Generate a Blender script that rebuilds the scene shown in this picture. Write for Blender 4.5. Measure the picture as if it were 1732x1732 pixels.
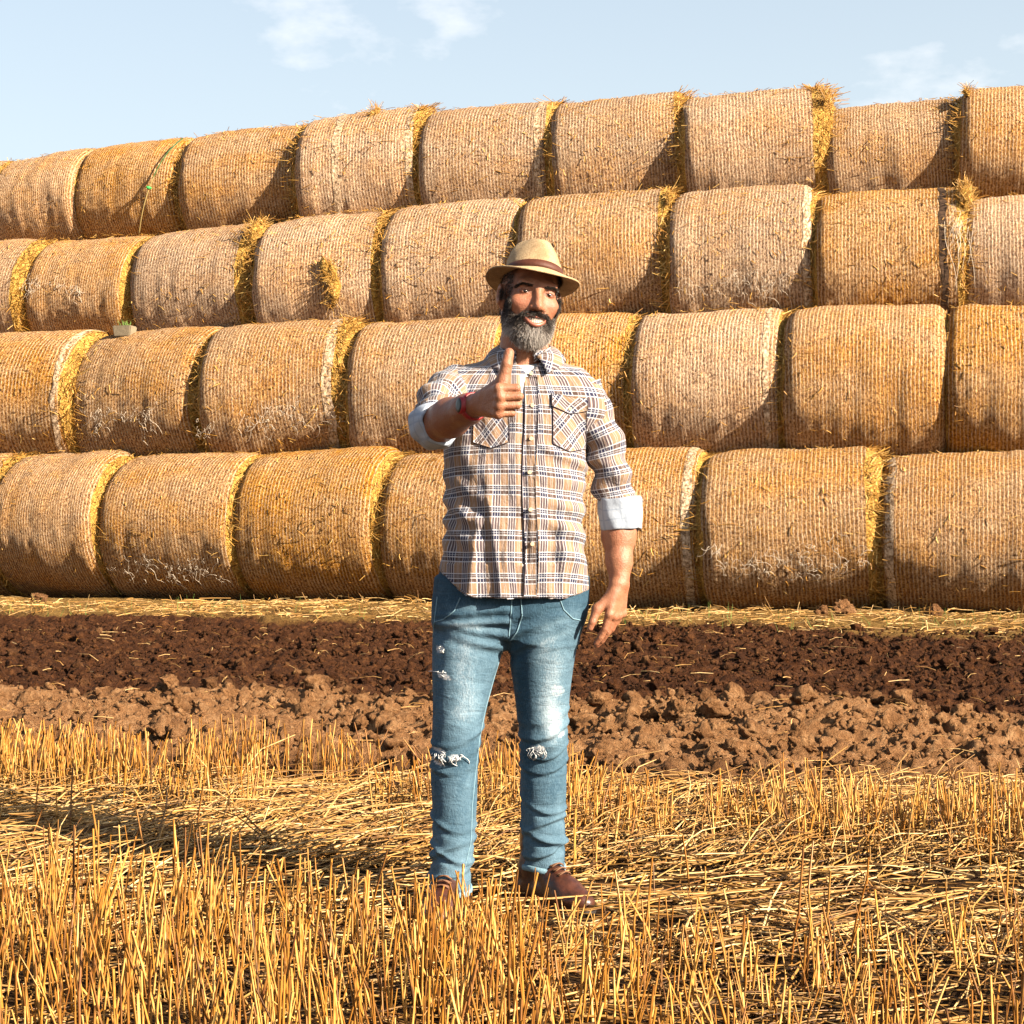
import bpy, math
import numpy as np
from mathutils import Vector, Matrix
from mathutils.bvhtree import BVHTree

R_ = math.radians
scene = bpy.context.scene
for o in list(bpy.data.objects):
    bpy.data.objects.remove(o)
rng = np.random.default_rng(11)

# ------------------------------------------------------------------ camera
CAM_H = 1.15
FPX = 3000.0            # focal length in pixels of the 1732 px photograph
HOR = 842.0             # horizon row in the photograph
cam_d = bpy.data.cameras.new('camera')
cam = bpy.data.objects.new('camera', cam_d)
scene.collection.objects.link(cam)
cam.location = (0, 0, CAM_H)
cam.rotation_euler = (R_(90), 0, 0)
cam_d.sensor_width = 36.0
cam_d.lens = 36.0 * FPX / 1732.0
cam_d.shift_y = -(866 - HOR) / 1732.0
cam_d.clip_start = 0.1
cam_d.clip_end = 3000
scene.camera = cam

# ------------------------------------------------------------------ sky and sun
SUN_EL, SUN_AZ = R_(27), R_(57)     # azimuth: to the right of straight behind the camera
to_sun = Vector((math.sin(SUN_AZ) * math.cos(SUN_EL), -math.cos(SUN_AZ) * math.cos(SUN_EL), math.sin(SUN_EL)))
world = bpy.data.worlds.new('World')
scene.world = world
world.use_nodes = True
wn, wl = world.node_tree.nodes, world.node_tree.links
wn.clear()
sky = wn.new('ShaderNodeTexSky')
sky.sky_type = 'NISHITA'
sky.sun_disc = False
sky.sun_elevation = SUN_EL
sky.sun_rotation = math.atan2(to_sun.x, to_sun.y)
sky.altitude = 100
sky.air_density = 1.0
sky.dust_density = 3.0
sky.ozone_density = 1.6
bg = wn.new('ShaderNodeBackground')
bg.inputs['Strength'].default_value = 0.05
# thin clouds scattered over the whole sky
geo = wn.new('ShaderNodeNewGeometry')
mapn = wn.new('ShaderNodeMapping')
mapn.vector_type = 'POINT'
mapn.inputs['Scale'].default_value = (1, 1, 2.0)
mapn.inputs['Location'].default_value = (0.757, 0.30, 0.070)
cn = wn.new('ShaderNodeTexNoise')
cn.inputs['Scale'].default_value = 5.0
cn.inputs['Detail'].default_value = 7
cn.inputs['Roughness'].default_value = 0.55
cr = wn.new('ShaderNodeMapRange')
cr.inputs['From Min'].default_value = 0.645
cr.inputs['From Max'].default_value = 0.76
cr.inputs['To Max'].default_value = 0.75
mixc = wn.new('ShaderNodeMix')
mixc.data_type = 'RGBA'
mixc.inputs['B'].default_value = (6.6, 6.5, 6.5, 1)
tcw = wn.new('ShaderNodeTexCoord')
wl.new(tcw.outputs['Generated'], mapn.inputs['Vector'])
wl.new(mapn.outputs['Vector'], cn.inputs['Vector'])
wl.new(cn.outputs['Fac'], cr.inputs['Value'])
wl.new(cr.outputs['Result'], mixc.inputs['Factor'])
# pale haze thickening towards the horizon, the same all round
sp = wn.new('ShaderNodeSeparateXYZ'); wl.new(tcw.outputs['Generated'], sp.inputs[0])
hz1 = wn.new('ShaderNodeMath'); hz1.operation = 'MULTIPLY'; hz1.inputs[1].default_value = -2.4; wl.new(sp.outputs['Z'], hz1.inputs[0])
hz2 = wn.new('ShaderNodeMath'); hz2.operation = 'EXPONENT'; wl.new(hz1.outputs[0], hz2.inputs[0])
hz3 = wn.new('ShaderNodeMath'); hz3.operation = 'MULTIPLY'; hz3.use_clamp = True; hz3.inputs[1].default_value = 1.0; wl.new(hz2.outputs[0], hz3.inputs[0])
hzm = wn.new('ShaderNodeMix'); hzm.data_type = 'RGBA'; hzm.inputs['B'].default_value = (4.65, 5.2, 5.35, 1)
wl.new(hz3.outputs[0], hzm.inputs['Factor']); wl.new(sky.outputs['Color'], hzm.inputs['A'])
wl.new(hzm.outputs['Result'], mixc.inputs['A'])
wl.new(mixc.outputs['Result'], bg.inputs['Color'])
wo = wn.new('ShaderNodeOutputWorld')
wl.new(bg.outputs['Background'], wo.inputs['Surface'])

sun_d = bpy.data.lights.new('sun', 'SUN')
sun_d.energy = 5.0
sun_d.angle = R_(0.53)
sun_d.color = (1.0, 0.87, 0.68)
sun = bpy.data.objects.new('sun', sun_d)
scene.collection.objects.link(sun)
sun.rotation_euler = (-to_sun).to_track_quat('-Z', 'Y').to_euler()
sun.location = (8, -8, 9)

vs = scene.view_settings
vs.view_transform = 'Standard'
vs.look = 'None'
vs.exposure = 2.0
vs.gamma = 1.0
vs.use_curve_mapping = False
scene.cycles.max_bounces = 6
scene.cycles.diffuse_bounces = 1

# ------------------------------------------------------------------ numpy noise
def _h(ix, iy, iz, s):
    h = (ix.astype(np.uint32) * np.uint32(374761393) + iy.astype(np.uint32) * np.uint32(668265263)
         + iz.astype(np.uint32) * np.uint32(2147483647) + np.uint32((s * 974634777) & 0xffffffff))
    h = (h ^ (h >> np.uint32(13))) * np.uint32(1274126177)
    h = (h ^ (h >> np.uint32(16))) * np.uint32(2246822519)
    h = h ^ (h >> np.uint32(15))
    return h.astype(np.float64) / 4294967295.0

def vnoise(p, seed=0):
    p = np.asarray(p, float)
    i = np.floor(p).astype(np.int64)
    f = p - i
    f = f * f * f * (f * (f * 6 - 15) + 10)
    r = 0
    for dx in (0, 1):
        wx = f[:, 0] if dx else 1 - f[:, 0]
        for dy in (0, 1):
            wy = f[:, 1] if dy else 1 - f[:, 1]
            for dz in (0, 1):
                wz = f[:, 2] if dz else 1 - f[:, 2]
                r = r + wx * wy * wz * _h(i[:, 0] + dx + 5000, i[:, 1] + dy + 5000, i[:, 2] + dz + 5000, seed)
    return r * 2 - 1

def fbm(p, oct=4, seed=0, gain=0.5, lac=2.03):
    a, r, q = 1.0, 0, np.asarray(p, float)
    for k in range(oct):
        r = r + a * vnoise(q, seed + k)
        a *= gain
        q = q * lac + 3.7
    return r

def sstep(a, b, x):
    t = np.clip((x - a) / (b - a), 0, 1)
    return t * t * (3 - 2 * t)

# ------------------------------------------------------------------ mesh helpers
def make_mesh(name, V, F, smooth=True, attrs=None):
    V = np.ascontiguousarray(V, np.float32)
    faces = F if isinstance(F, list) else [F]
    faces = [np.asarray(f, np.int32) for f in faces if len(f)]
    me = bpy.data.meshes.new(name)
    me.vertices.add(len(V))
    me.vertices.foreach_set('co', V.ravel())
    li = np.concatenate([f.ravel() for f in faces])
    tot = np.concatenate([np.full(len(f), f.shape[1], np.int32) for f in faces])
    st = np.concatenate([[0], np.cumsum(tot)[:-1]]).astype(np.int32)
    me.loops.add(len(li))
    me.loops.foreach_set('vertex_index', li)
    me.polygons.add(len(tot))
    me.polygons.foreach_set('loop_start', st)
    me.polygons.foreach_set('loop_total', tot)
    if smooth:
        me.polygons.foreach_set('use_smooth', np.ones(len(tot), bool))
    for k, a in (attrs or {}).items():
        a = np.asarray(a, np.float32)
        if a.ndim == 1:
            at = me.attributes.new(k, 'FLOAT', 'POINT')
            at.data.foreach_set('value', a)
        else:
            at = me.attributes.new(k, 'FLOAT_COLOR', 'POINT')
            c = np.ones((len(a), 4), np.float32)
            c[:, :3] = a
            at.data.foreach_set('color', c.ravel())
    me.update()
    me.validate()
    return me

def link(name, me, mat=None, parent=None, loc=None):
    o = bpy.data.objects.new(name, me)
    scene.collection.objects.link(o)
    if mat is not None and me is not None and not me.materials:
        me.materials.append(mat)
    if parent is not None:
        o.parent = parent
    if loc is not None:
        o.location = loc
    return o

def obj(name, V, F, mat, parent=None, smooth=True, attrs=None, loc=None):
    return link(name, make_mesh(name, V, F, smooth, attrs), mat, parent, loc)

def tag(o, label=None, cat=None, group=None, kind=None):
    if label: o['label'] = label
    if cat: o['category'] = cat
    if group: o['group'] = group
    if kind: o['kind'] = kind
    return o

def empty(name, loc=(0, 0, 0)):
    o = bpy.data.objects.new(name, None)
    o.empty_display_size = 0.1
    o.location = loc
    scene.collection.objects.link(o)
    return o

def grid_faces(nu, nv, wrap_u=False, wrap_v=False, off=0):
    """vertex index = iu*nv+iv"""
    iu = np.arange(nu if wrap_u else nu - 1)
    iv = np.arange(nv if wrap_v else nv - 1)
    a, b = np.meshgrid(iu, iv, indexing='ij')
    a, b = a.ravel(), b.ravel()
    a2, b2 = (a + 1) % nu, (b + 1) % nv
    return np.stack([a * nv + b, a2 * nv + b, a2 * nv + b2, a * nv + b2], 1) + off

def tube(path, rad, sides=8, caps=True):
    path = np.asarray(path, float)
    n = len(path)
    rad = np.broadcast_to(np.asarray(rad, float), (n,))
    T = np.gradient(path, axis=0)
    T /= np.linalg.norm(T, axis=1)[:, None] + 1e-12
    ref = np.array([0, 0, 1.0]) if abs(T[:, 2]).mean() < 0.9 else np.array([1.0, 0, 0])
    A = np.cross(T, ref); A /= np.linalg.norm(A, axis=1)[:, None] + 1e-12
    B = np.cross(T, A)
    th = np.arange(sides) / sides * 2 * np.pi
    V = path[:, None] + rad[:, None, None] * (np.cos(th)[None, :, None] * A[:, None] + np.sin(th)[None, :, None] * B[:, None])
    V = V.reshape(-1, 3)
    F = [grid_faces(n, sides, wrap_v=True)]
    if caps:
        V = np.vstack([V, path[:1], path[-1:]])
        k = np.arange(sides)
        F.append(np.stack([k, (k + 1) % sides, np.full(sides, n * sides)], 1))
        F.append(np.stack([(n - 1) * sides + (k + 1) % sides, (n - 1) * sides + k, np.full(sides, n * sides + 1)], 1))
    return V, F

def merge(parts):
    Vs, q, t, off = [], [], [], 0
    for V, F in parts:
        for f in (F if isinstance(F, list) else [F]):
            f = np.asarray(f)
            (q if f.shape[1] == 4 else t).append(f + off)
        Vs.append(np.asarray(V)); off += len(V)
    out = []
    if q: out.append(np.vstack(q))
    if t: out.append(np.vstack(t))
    return np.vstack(Vs), out

def straws(P, D, L, r, bend, tint, rings=3, sides=3, taper=0.75):
    """many stalks in one go: base points, unit directions, lengths, radii, bend vectors"""
    N = len(P)
    ref = np.where(np.abs(D[:, 2:3]) > 0.8, np.array([[1.0, 0, 0]]), np.array([[0, 0, 1.0]]))
    A = np.cross(D, ref); A /= np.linalg.norm(A, axis=1)[:, None]
    B = np.cross(D, A)
    t = np.linspace(0, 1, rings)
    C = P[:, None] + D[:, None] * (L[:, None] * t)[..., None] + bend[:, None] * (t ** 2)[None, :, None]
    rr = r[:, None] * (1 - (1 - taper) * t)[None]
    ph = rng.uniform(0, 6.28, N)
    th = ph[:, None] + np.arange(sides)[None] / sides * 2 * np.pi
    off = np.cos(th)[:, None, :, None] * A[:, None, None] + np.sin(th)[:, None, :, None] * B[:, None, None]
    V = C[:, :, None] + rr[:, :, None, None] * off
    f0 = grid_faces(rings, sides, wrap_v=True)
    F = (f0[None] + (np.arange(N) * rings * sides)[:, None, None]).reshape(-1, 4)
    return V.reshape(-1, 3), F, np.repeat(tint, rings * sides)

# ------------------------------------------------------------------ node helpers
class NT:
    def __init__(s, name):
        s.m = bpy.data.materials.new(name)
        s.m.use_nodes = True
        s.t = s.m.node_tree
        s.n, s.l = s.t.nodes, s.t.links
        s.b = s.n['Principled BSDF']
        s.b.inputs['Roughness'].default_value = 0.8
        s.b.inputs['Specular IOR Level'].default_value = 0.25
    def set(s, sock, v):
        if isinstance(v, bpy.types.NodeSocket): s.l.new(v, sock)
        elif v is not None:
            if sock.type == 'RGBA' and not isinstance(v, (int, float)) and len(v) == 3: v = (*v, 1)
            sock.default_value = v
    def math(s, op, a, b=None, c=None, clamp=False):
        n = s.n.new('ShaderNodeMath'); n.operation = op; n.use_clamp = clamp
        for i, v in enumerate((a, b, c)):
            if v is not None: s.set(n.inputs[i], v)
        return n.outputs[0]
    def attr(s, name, out='Fac'):
        n = s.n.new('ShaderNodeAttribute'); n.attribute_name = name
        return n.outputs[out]
    def coord(s, which='Object'):
        return s.n.new('ShaderNodeTexCoord').outputs[which]
    def mapping(s, v, scale=(1, 1, 1), loc=(0, 0, 0), rot=(0, 0, 0)):
        n = s.n.new('ShaderNodeMapping')
        s.set(n.inputs['Vector'], v); s.set(n.inputs['Scale'], scale); s.set(n.inputs['Location'], loc); s.set(n.inputs['Rotation'], rot)
        return n.outputs[0]
    def noise(s, v, scale, detail=4, rough=0.55, dist=0.0, out='Fac'):
        n = s.n.new('ShaderNodeTexNoise')
        s.set(n.inputs['Vector'], v); s.set(n.inputs['Scale'], scale)
        n.inputs['Detail'].default_value = detail; n.inputs['Roughness'].default_value = rough; n.inputs['Distortion'].default_value = dist
        return n.outputs[out]
    def voro(s, v, scale, feature='F1', out='Distance', rand=1.0):
        n = s.n.new('ShaderNodeTexVoronoi'); n.feature = feature
        s.set(n.inputs['Vector'], v); s.set(n.inputs['Scale'], scale); n.inputs['Randomness'].default_value = rand
        return n.outputs[out]
    def rangem(s, v, a, b, c=0.0, d=1.0):
        n = s.n.new('ShaderNodeMapRange'); n.interpolation_type = 'SMOOTHSTEP'
        for k, x in zip(('Value', 'From Min', 'From Max', 'To Min', 'To Max'), (v, a, b, c, d)): s.set(n.inputs[k], x)
        return n.outputs[0]
    def ramp(s, v, stops):
        n = s.n.new('ShaderNodeValToRGB'); e = n.color_ramp.elements
        while len(e) < len(stops): e.new(0.5)
        for k, (p, c) in enumerate(stops):
            e[k].position = p; e[k].color = (*c, 1)
        s.set(n.inputs[0], v)
        return n.outputs[0]
    def mix(s, f, a, b, mode='MIX'):
        n = s.n.new('ShaderNodeMix'); n.data_type = 'RGBA'; n.blend_type = mode
        s.set(n.inputs['Factor'], f); s.set(n.inputs['A'], a); s.set(n.inputs['B'], b)
        return n.outputs['Result']
    def bump(s, h, strength=0.5, dist=0.01, normal=None):
        n = s.n.new('ShaderNodeBump'); n.inputs['Strength'].default_value = strength; n.inputs['Distance'].default_value = dist
        s.set(n.inputs['Height'], h)
        if normal is not None: s.set(n.inputs['Normal'], normal)
        return n.outputs[0]
    def sep(s, v):
        n = s.n.new('ShaderNodeSeparateXYZ'); s.set(n.inputs[0], v); return n.outputs
    def comb(s, x, y, z=0.0):
        n = s.n.new('ShaderNodeCombineXYZ')
        for i, v in enumerate((x, y, z)): s.set(n.inputs[i], v)
        return n.outputs[0]
    def objrand(s):
        return s.n.new('ShaderNodeObjectInfo').outputs['Random']
    def done(s, col=None, rough=None, normal=None, spec=None, sss=None):
        s.set(s.b.inputs['Base Color'], col); s.set(s.b.inputs['Roughness'], rough)
        s.set(s.b.inputs['Specular IOR Level'], spec)
        if normal is not None: s.set(s.b.inputs['Normal'], normal)
        return s.m

def plain(name, col, rough=0.7, spec=0.3, bump_scale=None, bump_d=0.002, var=0.12):
    t = NT(name); c = t.coord()
    n = t.noise(c, bump_scale or 60, 4)
    k = t.mix(t.rangem(n, 0.3, 0.7), tuple(x * (1 - var) for x in col), tuple(min(1, x * (1 + var)) for x in col))
    return t.done(k, rough, t.bump(n, 0.6, bump_d) if bump_scale else None, spec)

def straw_mat(name, lo, mid, hi):
    t = NT(name)
    a = t.attr('tint')
    c = t.ramp(a, [(0.0, tuple(x * 0.45 for x in lo)), (0.22, lo), (0.52, mid), (1.0, hi)])
    n = t.noise(t.coord(), 35, 3)
    c = t.mix(t.rangem(n, 0.35, 0.75), c, tuple(x * 0.62 for x in mid))
    t.b.inputs['Roughness'].default_value = 0.55
    return t.done(c, 0.5, None, 0.35)

M_stub = straw_mat('standing stubble', (0.13, 0.044, 0.007), (0.37, 0.155, 0.020), (0.58, 0.35, 0.105))
M_loose = straw_mat('lying straw', (0.12, 0.046, 0.008), (0.36, 0.185, 0.044), (0.66, 0.46, 0.21))
M_gold = straw_mat('bale straw', (0.20, 0.075, 0.010), (0.44, 0.215, 0.034), (0.64, 0.42, 0.14))
# ================================================================== ground
def px2x(px, d): return (px - 866.0) / FPX * d

t = NT('field earth'); c = t.coord()
n1 = t.noise(c, 3.0, 8); n2 = t.noise(c, 40, 6, 0.7)
col = t.ramp(n2, [(0.3, (0.10, 0.055, 0.022)), (0.55, (0.20, 0.115, 0.045)), (0.75, (0.42, 0.27, 0.11))])
M_field = t.done(col, 0.95, t.bump(n2, 0.8, 0.03), 0.1)

S = 900.0
k = 24
gx = np.linspace(-S, S, k); gy = np.linspace(-S, S, k)
X, Y = np.meshgrid(gx, gy, indexing='ij')
tag(obj('field', np.stack([X, Y, np.full_like(X, -0.09)], -1).reshape(-1, 3), grid_faces(k, k), M_field), kind='structure')

def soil_h(x, y):
    v = y + 0.2 * x
    far = y + 0.25 * x
    P = np.stack([x, y, np.zeros_like(x)], 1)
    pale = sstep(7.0, 7.5, v) * (1 - sstep(9.5, 10.0, v + 0.35 * vnoise(P * 1.6, 5) + 0.3 * vnoise(P * 5.0, 6)))
    strip = sstep(15.95, 16.45, far + 0.45 * vnoise(P * 1.3, 9) + 0.35 * vnoise(P * 4.5, 10))
    stub = 1 - sstep(6.7, 7.3, v)
    rough = np.clip(1 - strip - stub, 0, 1)
    b1 = 1 - np.abs(vnoise(P * 4.2, 21)); b2 = 1 - np.abs(vnoise(P * 9.0, 22)); b3 = vnoise(P * 19.0, 23); b4 = 1 - 2 * np.abs(vnoise(P * 15.0, 26)); b5 = 1 - 2 * np.abs(vnoise(P * 31.0, 27))
    h = 0.03 * vnoise(P * 0.8, 3)
    h = h + rough * (0.050 * b1 * (0.75 + 0.5 * pale) + 0.042 * b2 + 0.022 * b3 + 0.026 * b4 + 0.016 * b5 - 0.06)
    h = h + 0.04 * pale + strip * (0.05 + 0.012 * b3) + stub * (0.012 * b3 + 0.01 * b2)
    h = h - 0.05 * np.exp(-((far - 15.1) / 0.35) ** 2)       # furrow at the foot of the strip
    return h, pale, strip

t = NT('ploughed soil'); c = t.coord()
n1 = t.noise(c, 14, 9, 0.72); n2 = t.noise(c, 60, 6, 0.75)
dark = t.ramp(n1, [(0.25, (0.016, 0.0055, 0.0022)), (0.5, (0.064, 0.022, 0.0072)), (0.78, (0.22, 0.088, 0.030))])
pal = t.ramp(n1, [(0.25, (0.080, 0.030, 0.010)), (0.5, (0.31, 0.150, 0.062)), (0.78, (0.56, 0.33, 0.165))])
col = t.mix(t.attr('dry'), dark, pal)
stw = t.ramp(n2, [(0.3, (0.06, 0.03, 0.008)), (0.5, (0.22, 0.12, 0.032)), (0.7, (0.40, 0.25, 0.08))])
col = t.mix(t.attr('strip'), col, stw)
M_soil = t.done(col, 0.95, t.bump(t.math('ADD', t.math('MULTIPLY', n2, 0.8), n1), 1.0, 0.09), 0.12)

gx = np.arange(-6.6, 6.6, 0.027); gy = np.arange(6.2, 19.8, 0.027)
X, Y = np.meshgrid(gx, gy, indexing='ij')
h, pale, strip = soil_h(X.ravel(), Y.ravel())
edge = np.minimum(1, np.minimum((6.6 - np.abs(X.ravel())) / 0.2, (Y.ravel() - 6.2) / 0.2))
h = h - 0.06 * (1 - np.clip(edge, 0, 1))
tag(obj('ploughed_soil', np.stack([X.ravel(), Y.ravel(), h], 1), grid_faces(len(gx), len(gy)), M_soil,
        attrs={'dry': pale, 'strip': strip}), kind='structure')

# stubble ground near the camera
t = NT('stubble earth'); c = t.coord()
n1 = t.noise(c, 6, 6); n2 = t.noise(t.mapping(c, (1, 2.5, 1), rot=(0, 0, 0.4)), 45, 6, 0.75)
col = t.ramp(n2, [(0.35, (0.012, 0.0055, 0.0022)), (0.55, (0.035, 0.016, 0.005)), (0.74, (0.13, 0.068, 0.019)), (0.88, (0.28, 0.16, 0.05))])
M_sg = t.done(col, 0.95, t.bump(n2, 1.0, 0.02), 0.1)
gx = np.arange(-4.2, 4.2, 0.04); gy = np.arange(1.5, 7.6, 0.04)
X, Y = np.meshgrid(gx, gy, indexing='ij')
P = np.stack([X.ravel(), Y.ravel(), np.zeros(X.size)], 1)
def stub_h(x, y):
    Q = np.stack([x, y, np.zeros_like(x)], 1)
    v = y + 0.2 * x
    return 0.02 * vnoise(Q * 1.5, 41) + 0.012 * vnoise(Q * 7, 42) + 0.006 * vnoise(Q * 20, 43) - 0.07 * sstep(6.9, 7.4, v)
tag(obj('stubble_ground', np.stack([P[:, 0], P[:, 1], stub_h(P[:, 0], P[:, 1])], 1), grid_faces(len(gx), len(gy)), M_sg), kind='structure')

# clods -------------------------------------------------------------
import bmesh
def clod_shape(seed, sub=2):
    bm = bmesh.new(); bmesh.ops.create_icosphere(bm, subdivisions=sub, radius=1.0)
    V = np.array([v.co[:] for v in bm.verts]); F = np.array([[v.index for v in f.verts] for f in bm.faces]); bm.free()
    d = 1 + 0.40 * vnoise(V * 1.3 + seed * 7, seed) + 0.42 * (0.35 - np.abs(vnoise(V * 2.6 + seed, seed + 1))) + 0.24 * vnoise(V * 5 + seed, seed + 3) + (0.16 * vnoise(V * 10 + seed, seed + 2) if sub > 2 else 0)
    V = V * d[:, None] * np.array([1, rng.uniform(0.7, 1), rng.uniform(0.6, 0.9)])
    for _ in range(7):                                  # broken faces
        pn = rng.normal(0, 1, 3); pn /= np.linalg.norm(pn)
        q = V @ pn; cut = rng.uniform(0.45, 0.8)
        V = V - np.maximum(q - cut, 0)[:, None] * pn * 0.9
    if sub > 2: V = V * (1 + 0.16 * vnoise(V * 6 + seed, seed + 7) + 0.12 * vnoise(V * 12 + seed, seed + 8) + 0.06 * vnoise(V * 24 + seed, seed + 9))[:, None]
    return V, F
shapes = [clod_shape(s) for s in range(16)]; shapes3 = [clod_shape(60 + s, 3) for s in range(12)]
N = 8000
cx = rng.uniform(-5.2, 5.2, N); cy = rng.uniform(7.0, 15.7, N)
cv = cy + 0.2 * cx
keep = (cv > 7.0) & (np.abs(cx) < cy * 0.31 + 0.3) & (cy + 0.25 * cx < 16.1)
cx, cy, cv = cx[keep], cy[keep], cv[keep]
ch, cpale, cs = soil_h(cx, cy)
parts, dry = [], []
for i in range(len(cx)):
    sz = min(0.052, 0.012 * (1 - rng.random()) ** -0.50) * (1.0 + 0.30 * cpale[i])
    V, F = shapes3[i % 12] if sz > 0.036 else shapes[i % 16]
    a = rng.uniform(0, 6.28); ca, sa = math.cos(a), math.sin(a)
    W = V * sz
    W = np.stack([W[:, 0] * ca - W[:, 1] * sa + cx[i], W[:, 0] * sa + W[:, 1] * ca + cy[i], W[:, 2] + ch[i] + sz * 0.25], 1)
    parts.append((W, F)); dry.append(np.full(len(W), np.clip(cpale[i] + rng.normal(0, 0.08) + (0.35 if rng.random() < 0.05 else 0), 0, 1)))
tiny = [(lambda V, F: (V, F))(*clod_shape(40 + s, 1)) for s in range(8)]
n2_ = 34000
sx = rng.uniform(-5.2, 5.2, n2_); sy = 7.0 + 9.0 * rng.random(n2_) ** 1.25
kk_ = (sy + 0.2 * sx > 7.05) & (np.abs(sx) < sy * 0.31 + 0.2) & (sy + 0.25 * sx < 16.2)
sx, sy = sx[kk_], sy[kk_]; shh, spale, _ = soil_h(sx, sy)
for i in range(len(sx)):
    sz = rng.uniform(0.006, 0.016) * (1 + 0.5 * (rng.random() < 0.2))
    V, F = tiny[i % 8]
    a = rng.uniform(0, 6.28); ca, sa = math.cos(a) * sz, math.sin(a) * sz
    parts.append((np.stack([V[:, 0] * ca - V[:, 1] * sa + sx[i], V[:, 0] * sa + V[:, 1] * ca + sy[i], V[:, 2] * sz + shh[i] + sz * 0.3], 1), F))
    dry.append(np.full(len(V), np.clip(spale[i] + rng.normal(0, 0.10), 0, 1)))
V, F = merge(parts)
dry = np.concatenate(dry)
o = obj('soil_clods', V, F, M_soil, smooth=False, attrs={'dry': dry, 'strip': np.zeros(len(V))})
tag(o, 'brown earth clods scattered over the ploughed strip', 'soil', kind='stuff')

def big_clod(px, py, wpx, label, dryv, seed, lift=0.3):
    d = CAM_H * FPX / (py - HOR)
    s = wpx / FPX * d / 2
    V, F = clod_shape(seed, 4)
    x = px2x(px, d)
    hh = soil_h(np.array([x]), np.array([d]))[0][0]
    o = obj('earth_clod', V * s, F, M_soil, attrs={'dry': np.full(len(V), dryv), 'strip': np.zeros(len(V))}, loc=(x, d, hh + s * lift))
    tag(o, label, 'clod', 'large clods of earth')
big_clod(1052, 1272, 62, 'large pale earth clod just right of the man\'s knees', 0.95, 101)
big_clod(1150, 1248, 72, 'widest pale earth clod lying right of the man, behind the stubble', 0.9, 102)
big_clod(1022, 1236, 44, 'rounded pale clod directly behind the clod by the man\'s knee', 0.9, 103)
big_clod(1204, 1272, 42, 'small round pale clod right of the widest clod', 0.95, 104)
big_clod(1352, 1302, 60, 'pale crumbling clod at the edge of the right-hand stubble', 0.9, 105)
big_clod(1428, 1052, 44, 'light brown clod against the foot of the right-hand bales', 0.85, 106)
big_clod(1392, 1054, 30, 'smaller brown clod left of the clod at the bales\' foot', 0.6, 107)
big_clod(1584, 1052, 30, 'lone brown clod under the bottom right corner bale', 0.7, 108)
big_clod(68, 1028, 30, 'brown clod on the straw strip at the far left', 0.6, 109)

# ================================================================== straw and stubble
def vec(x, y, z): return np.stack([x, y, z], 1)

def standing(xr, yr, dens, hmin, hmax, cond, lean=0.13, rad=(0.0016, 0.0046), rowgap=0.125):
    n = int((xr[1] - xr[0]) * (yr[1] - yr[0]) * dens)
    x = rng.uniform(*xr, n); y = rng.uniform(*yr, n)
    # drilled rows: pull stalks towards row lines and clump them
    v = y + 0.2 * x
    vr = np.round(v / rowgap) * rowgap + rng.normal(0, 0.022, n)
    y = y + (vr - v)
    k = cond(x, y) & (vnoise(vec(x * 5, y * 5, 0 * x), 77) > -0.55)
    x, y = x[k], y[k]; n = len(x)
    L = rng.uniform(hmin, hmax, n) * (1 + 0.18 * vnoise(vec(x * 2, y * 2, 0 * x), 60))
    short = rng.random(n) < 0.22
    L[short] *= rng.uniform(0.4, 0.8, short.sum())
    lx = rng.normal(0, lean, n) + 0.10 * vnoise(vec(x * 3, y * 3, 0 * x), 61)
    ly = rng.normal(0, lean, n)
    wild = rng.random(n) < 0.07
    lx[wild] += rng.normal(0, 0.6, wild.sum()); ly[wild] += rng.normal(0, 0.4, wild.sum())
    D = vec(lx, ly, np.ones(n)); D /= np.linalg.norm(D, axis=1)[:, None]
    r = rng.uniform(*rad, n)
    bend = vec(rng.normal(0, 0.012, n), rng.normal(0, 0.012, n), np.zeros(n))
    return vec(x, y, stub_h(x, y) - 0.01), D, L, r, bend, np.clip(rng.normal(0.52, 0.32, n), 0, 1)

def lying(n, xr, yr, cond, az_mean, az_sd, lmin, lmax, zmax, pitch=0.12, rad=(0.0018, 0.0036), hf=None, tint=(0.55, 0.28)):
    x = rng.uniform(*xr, n); y = rng.uniform(*yr, n)
    k = cond(x, y); x, y = x[k], y[k]; n = len(x)
    az = rng.normal(az_mean, az_sd, n) + 0.5 * vnoise(vec(x * 1.6, y * 1.6, 0 * x), 91)
    az = az + np.where(rng.random(n) < 0.5, np.pi, 0)
    pt = np.abs(rng.normal(0, pitch, n))
    D = vec(np.cos(az) * np.cos(pt), np.sin(az) * np.cos(pt), np.sin(pt))
    L = rng.uniform(lmin, lmax, n)
    z = (hf or stub_h)(x, y) + rng.random(n) ** 1.6 * zmax
    r = rng.uniform(*rad, n)
    bend = vec(rng.normal(0, 0.03, n), rng.normal(0, 0.03, n), -np.abs(rng.normal(0, 0.02, n)) - np.sin(pt) * L * 0.5)
    P = vec(x, y, z) - D * (L * 0.5)[:, None]
    P[:, 2] = np.maximum(P[:, 2], z * 0.6)
    return P, D, L, r, bend, np.clip(rng.normal(*tint, n), 0, 1)

def emit(name, label, mat, sets, kind='stuff', cat='straw'):
    arr = [np.concatenate(a) for a in zip(*sets)]
    V, F, ti = straws(*arr)
    return tag(obj(name, V, F, mat, attrs={'tint': ti}), label, cat, kind=kind)

infr = lambda x, y: np.abs(x) < y * 0.30 + 0.6
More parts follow.
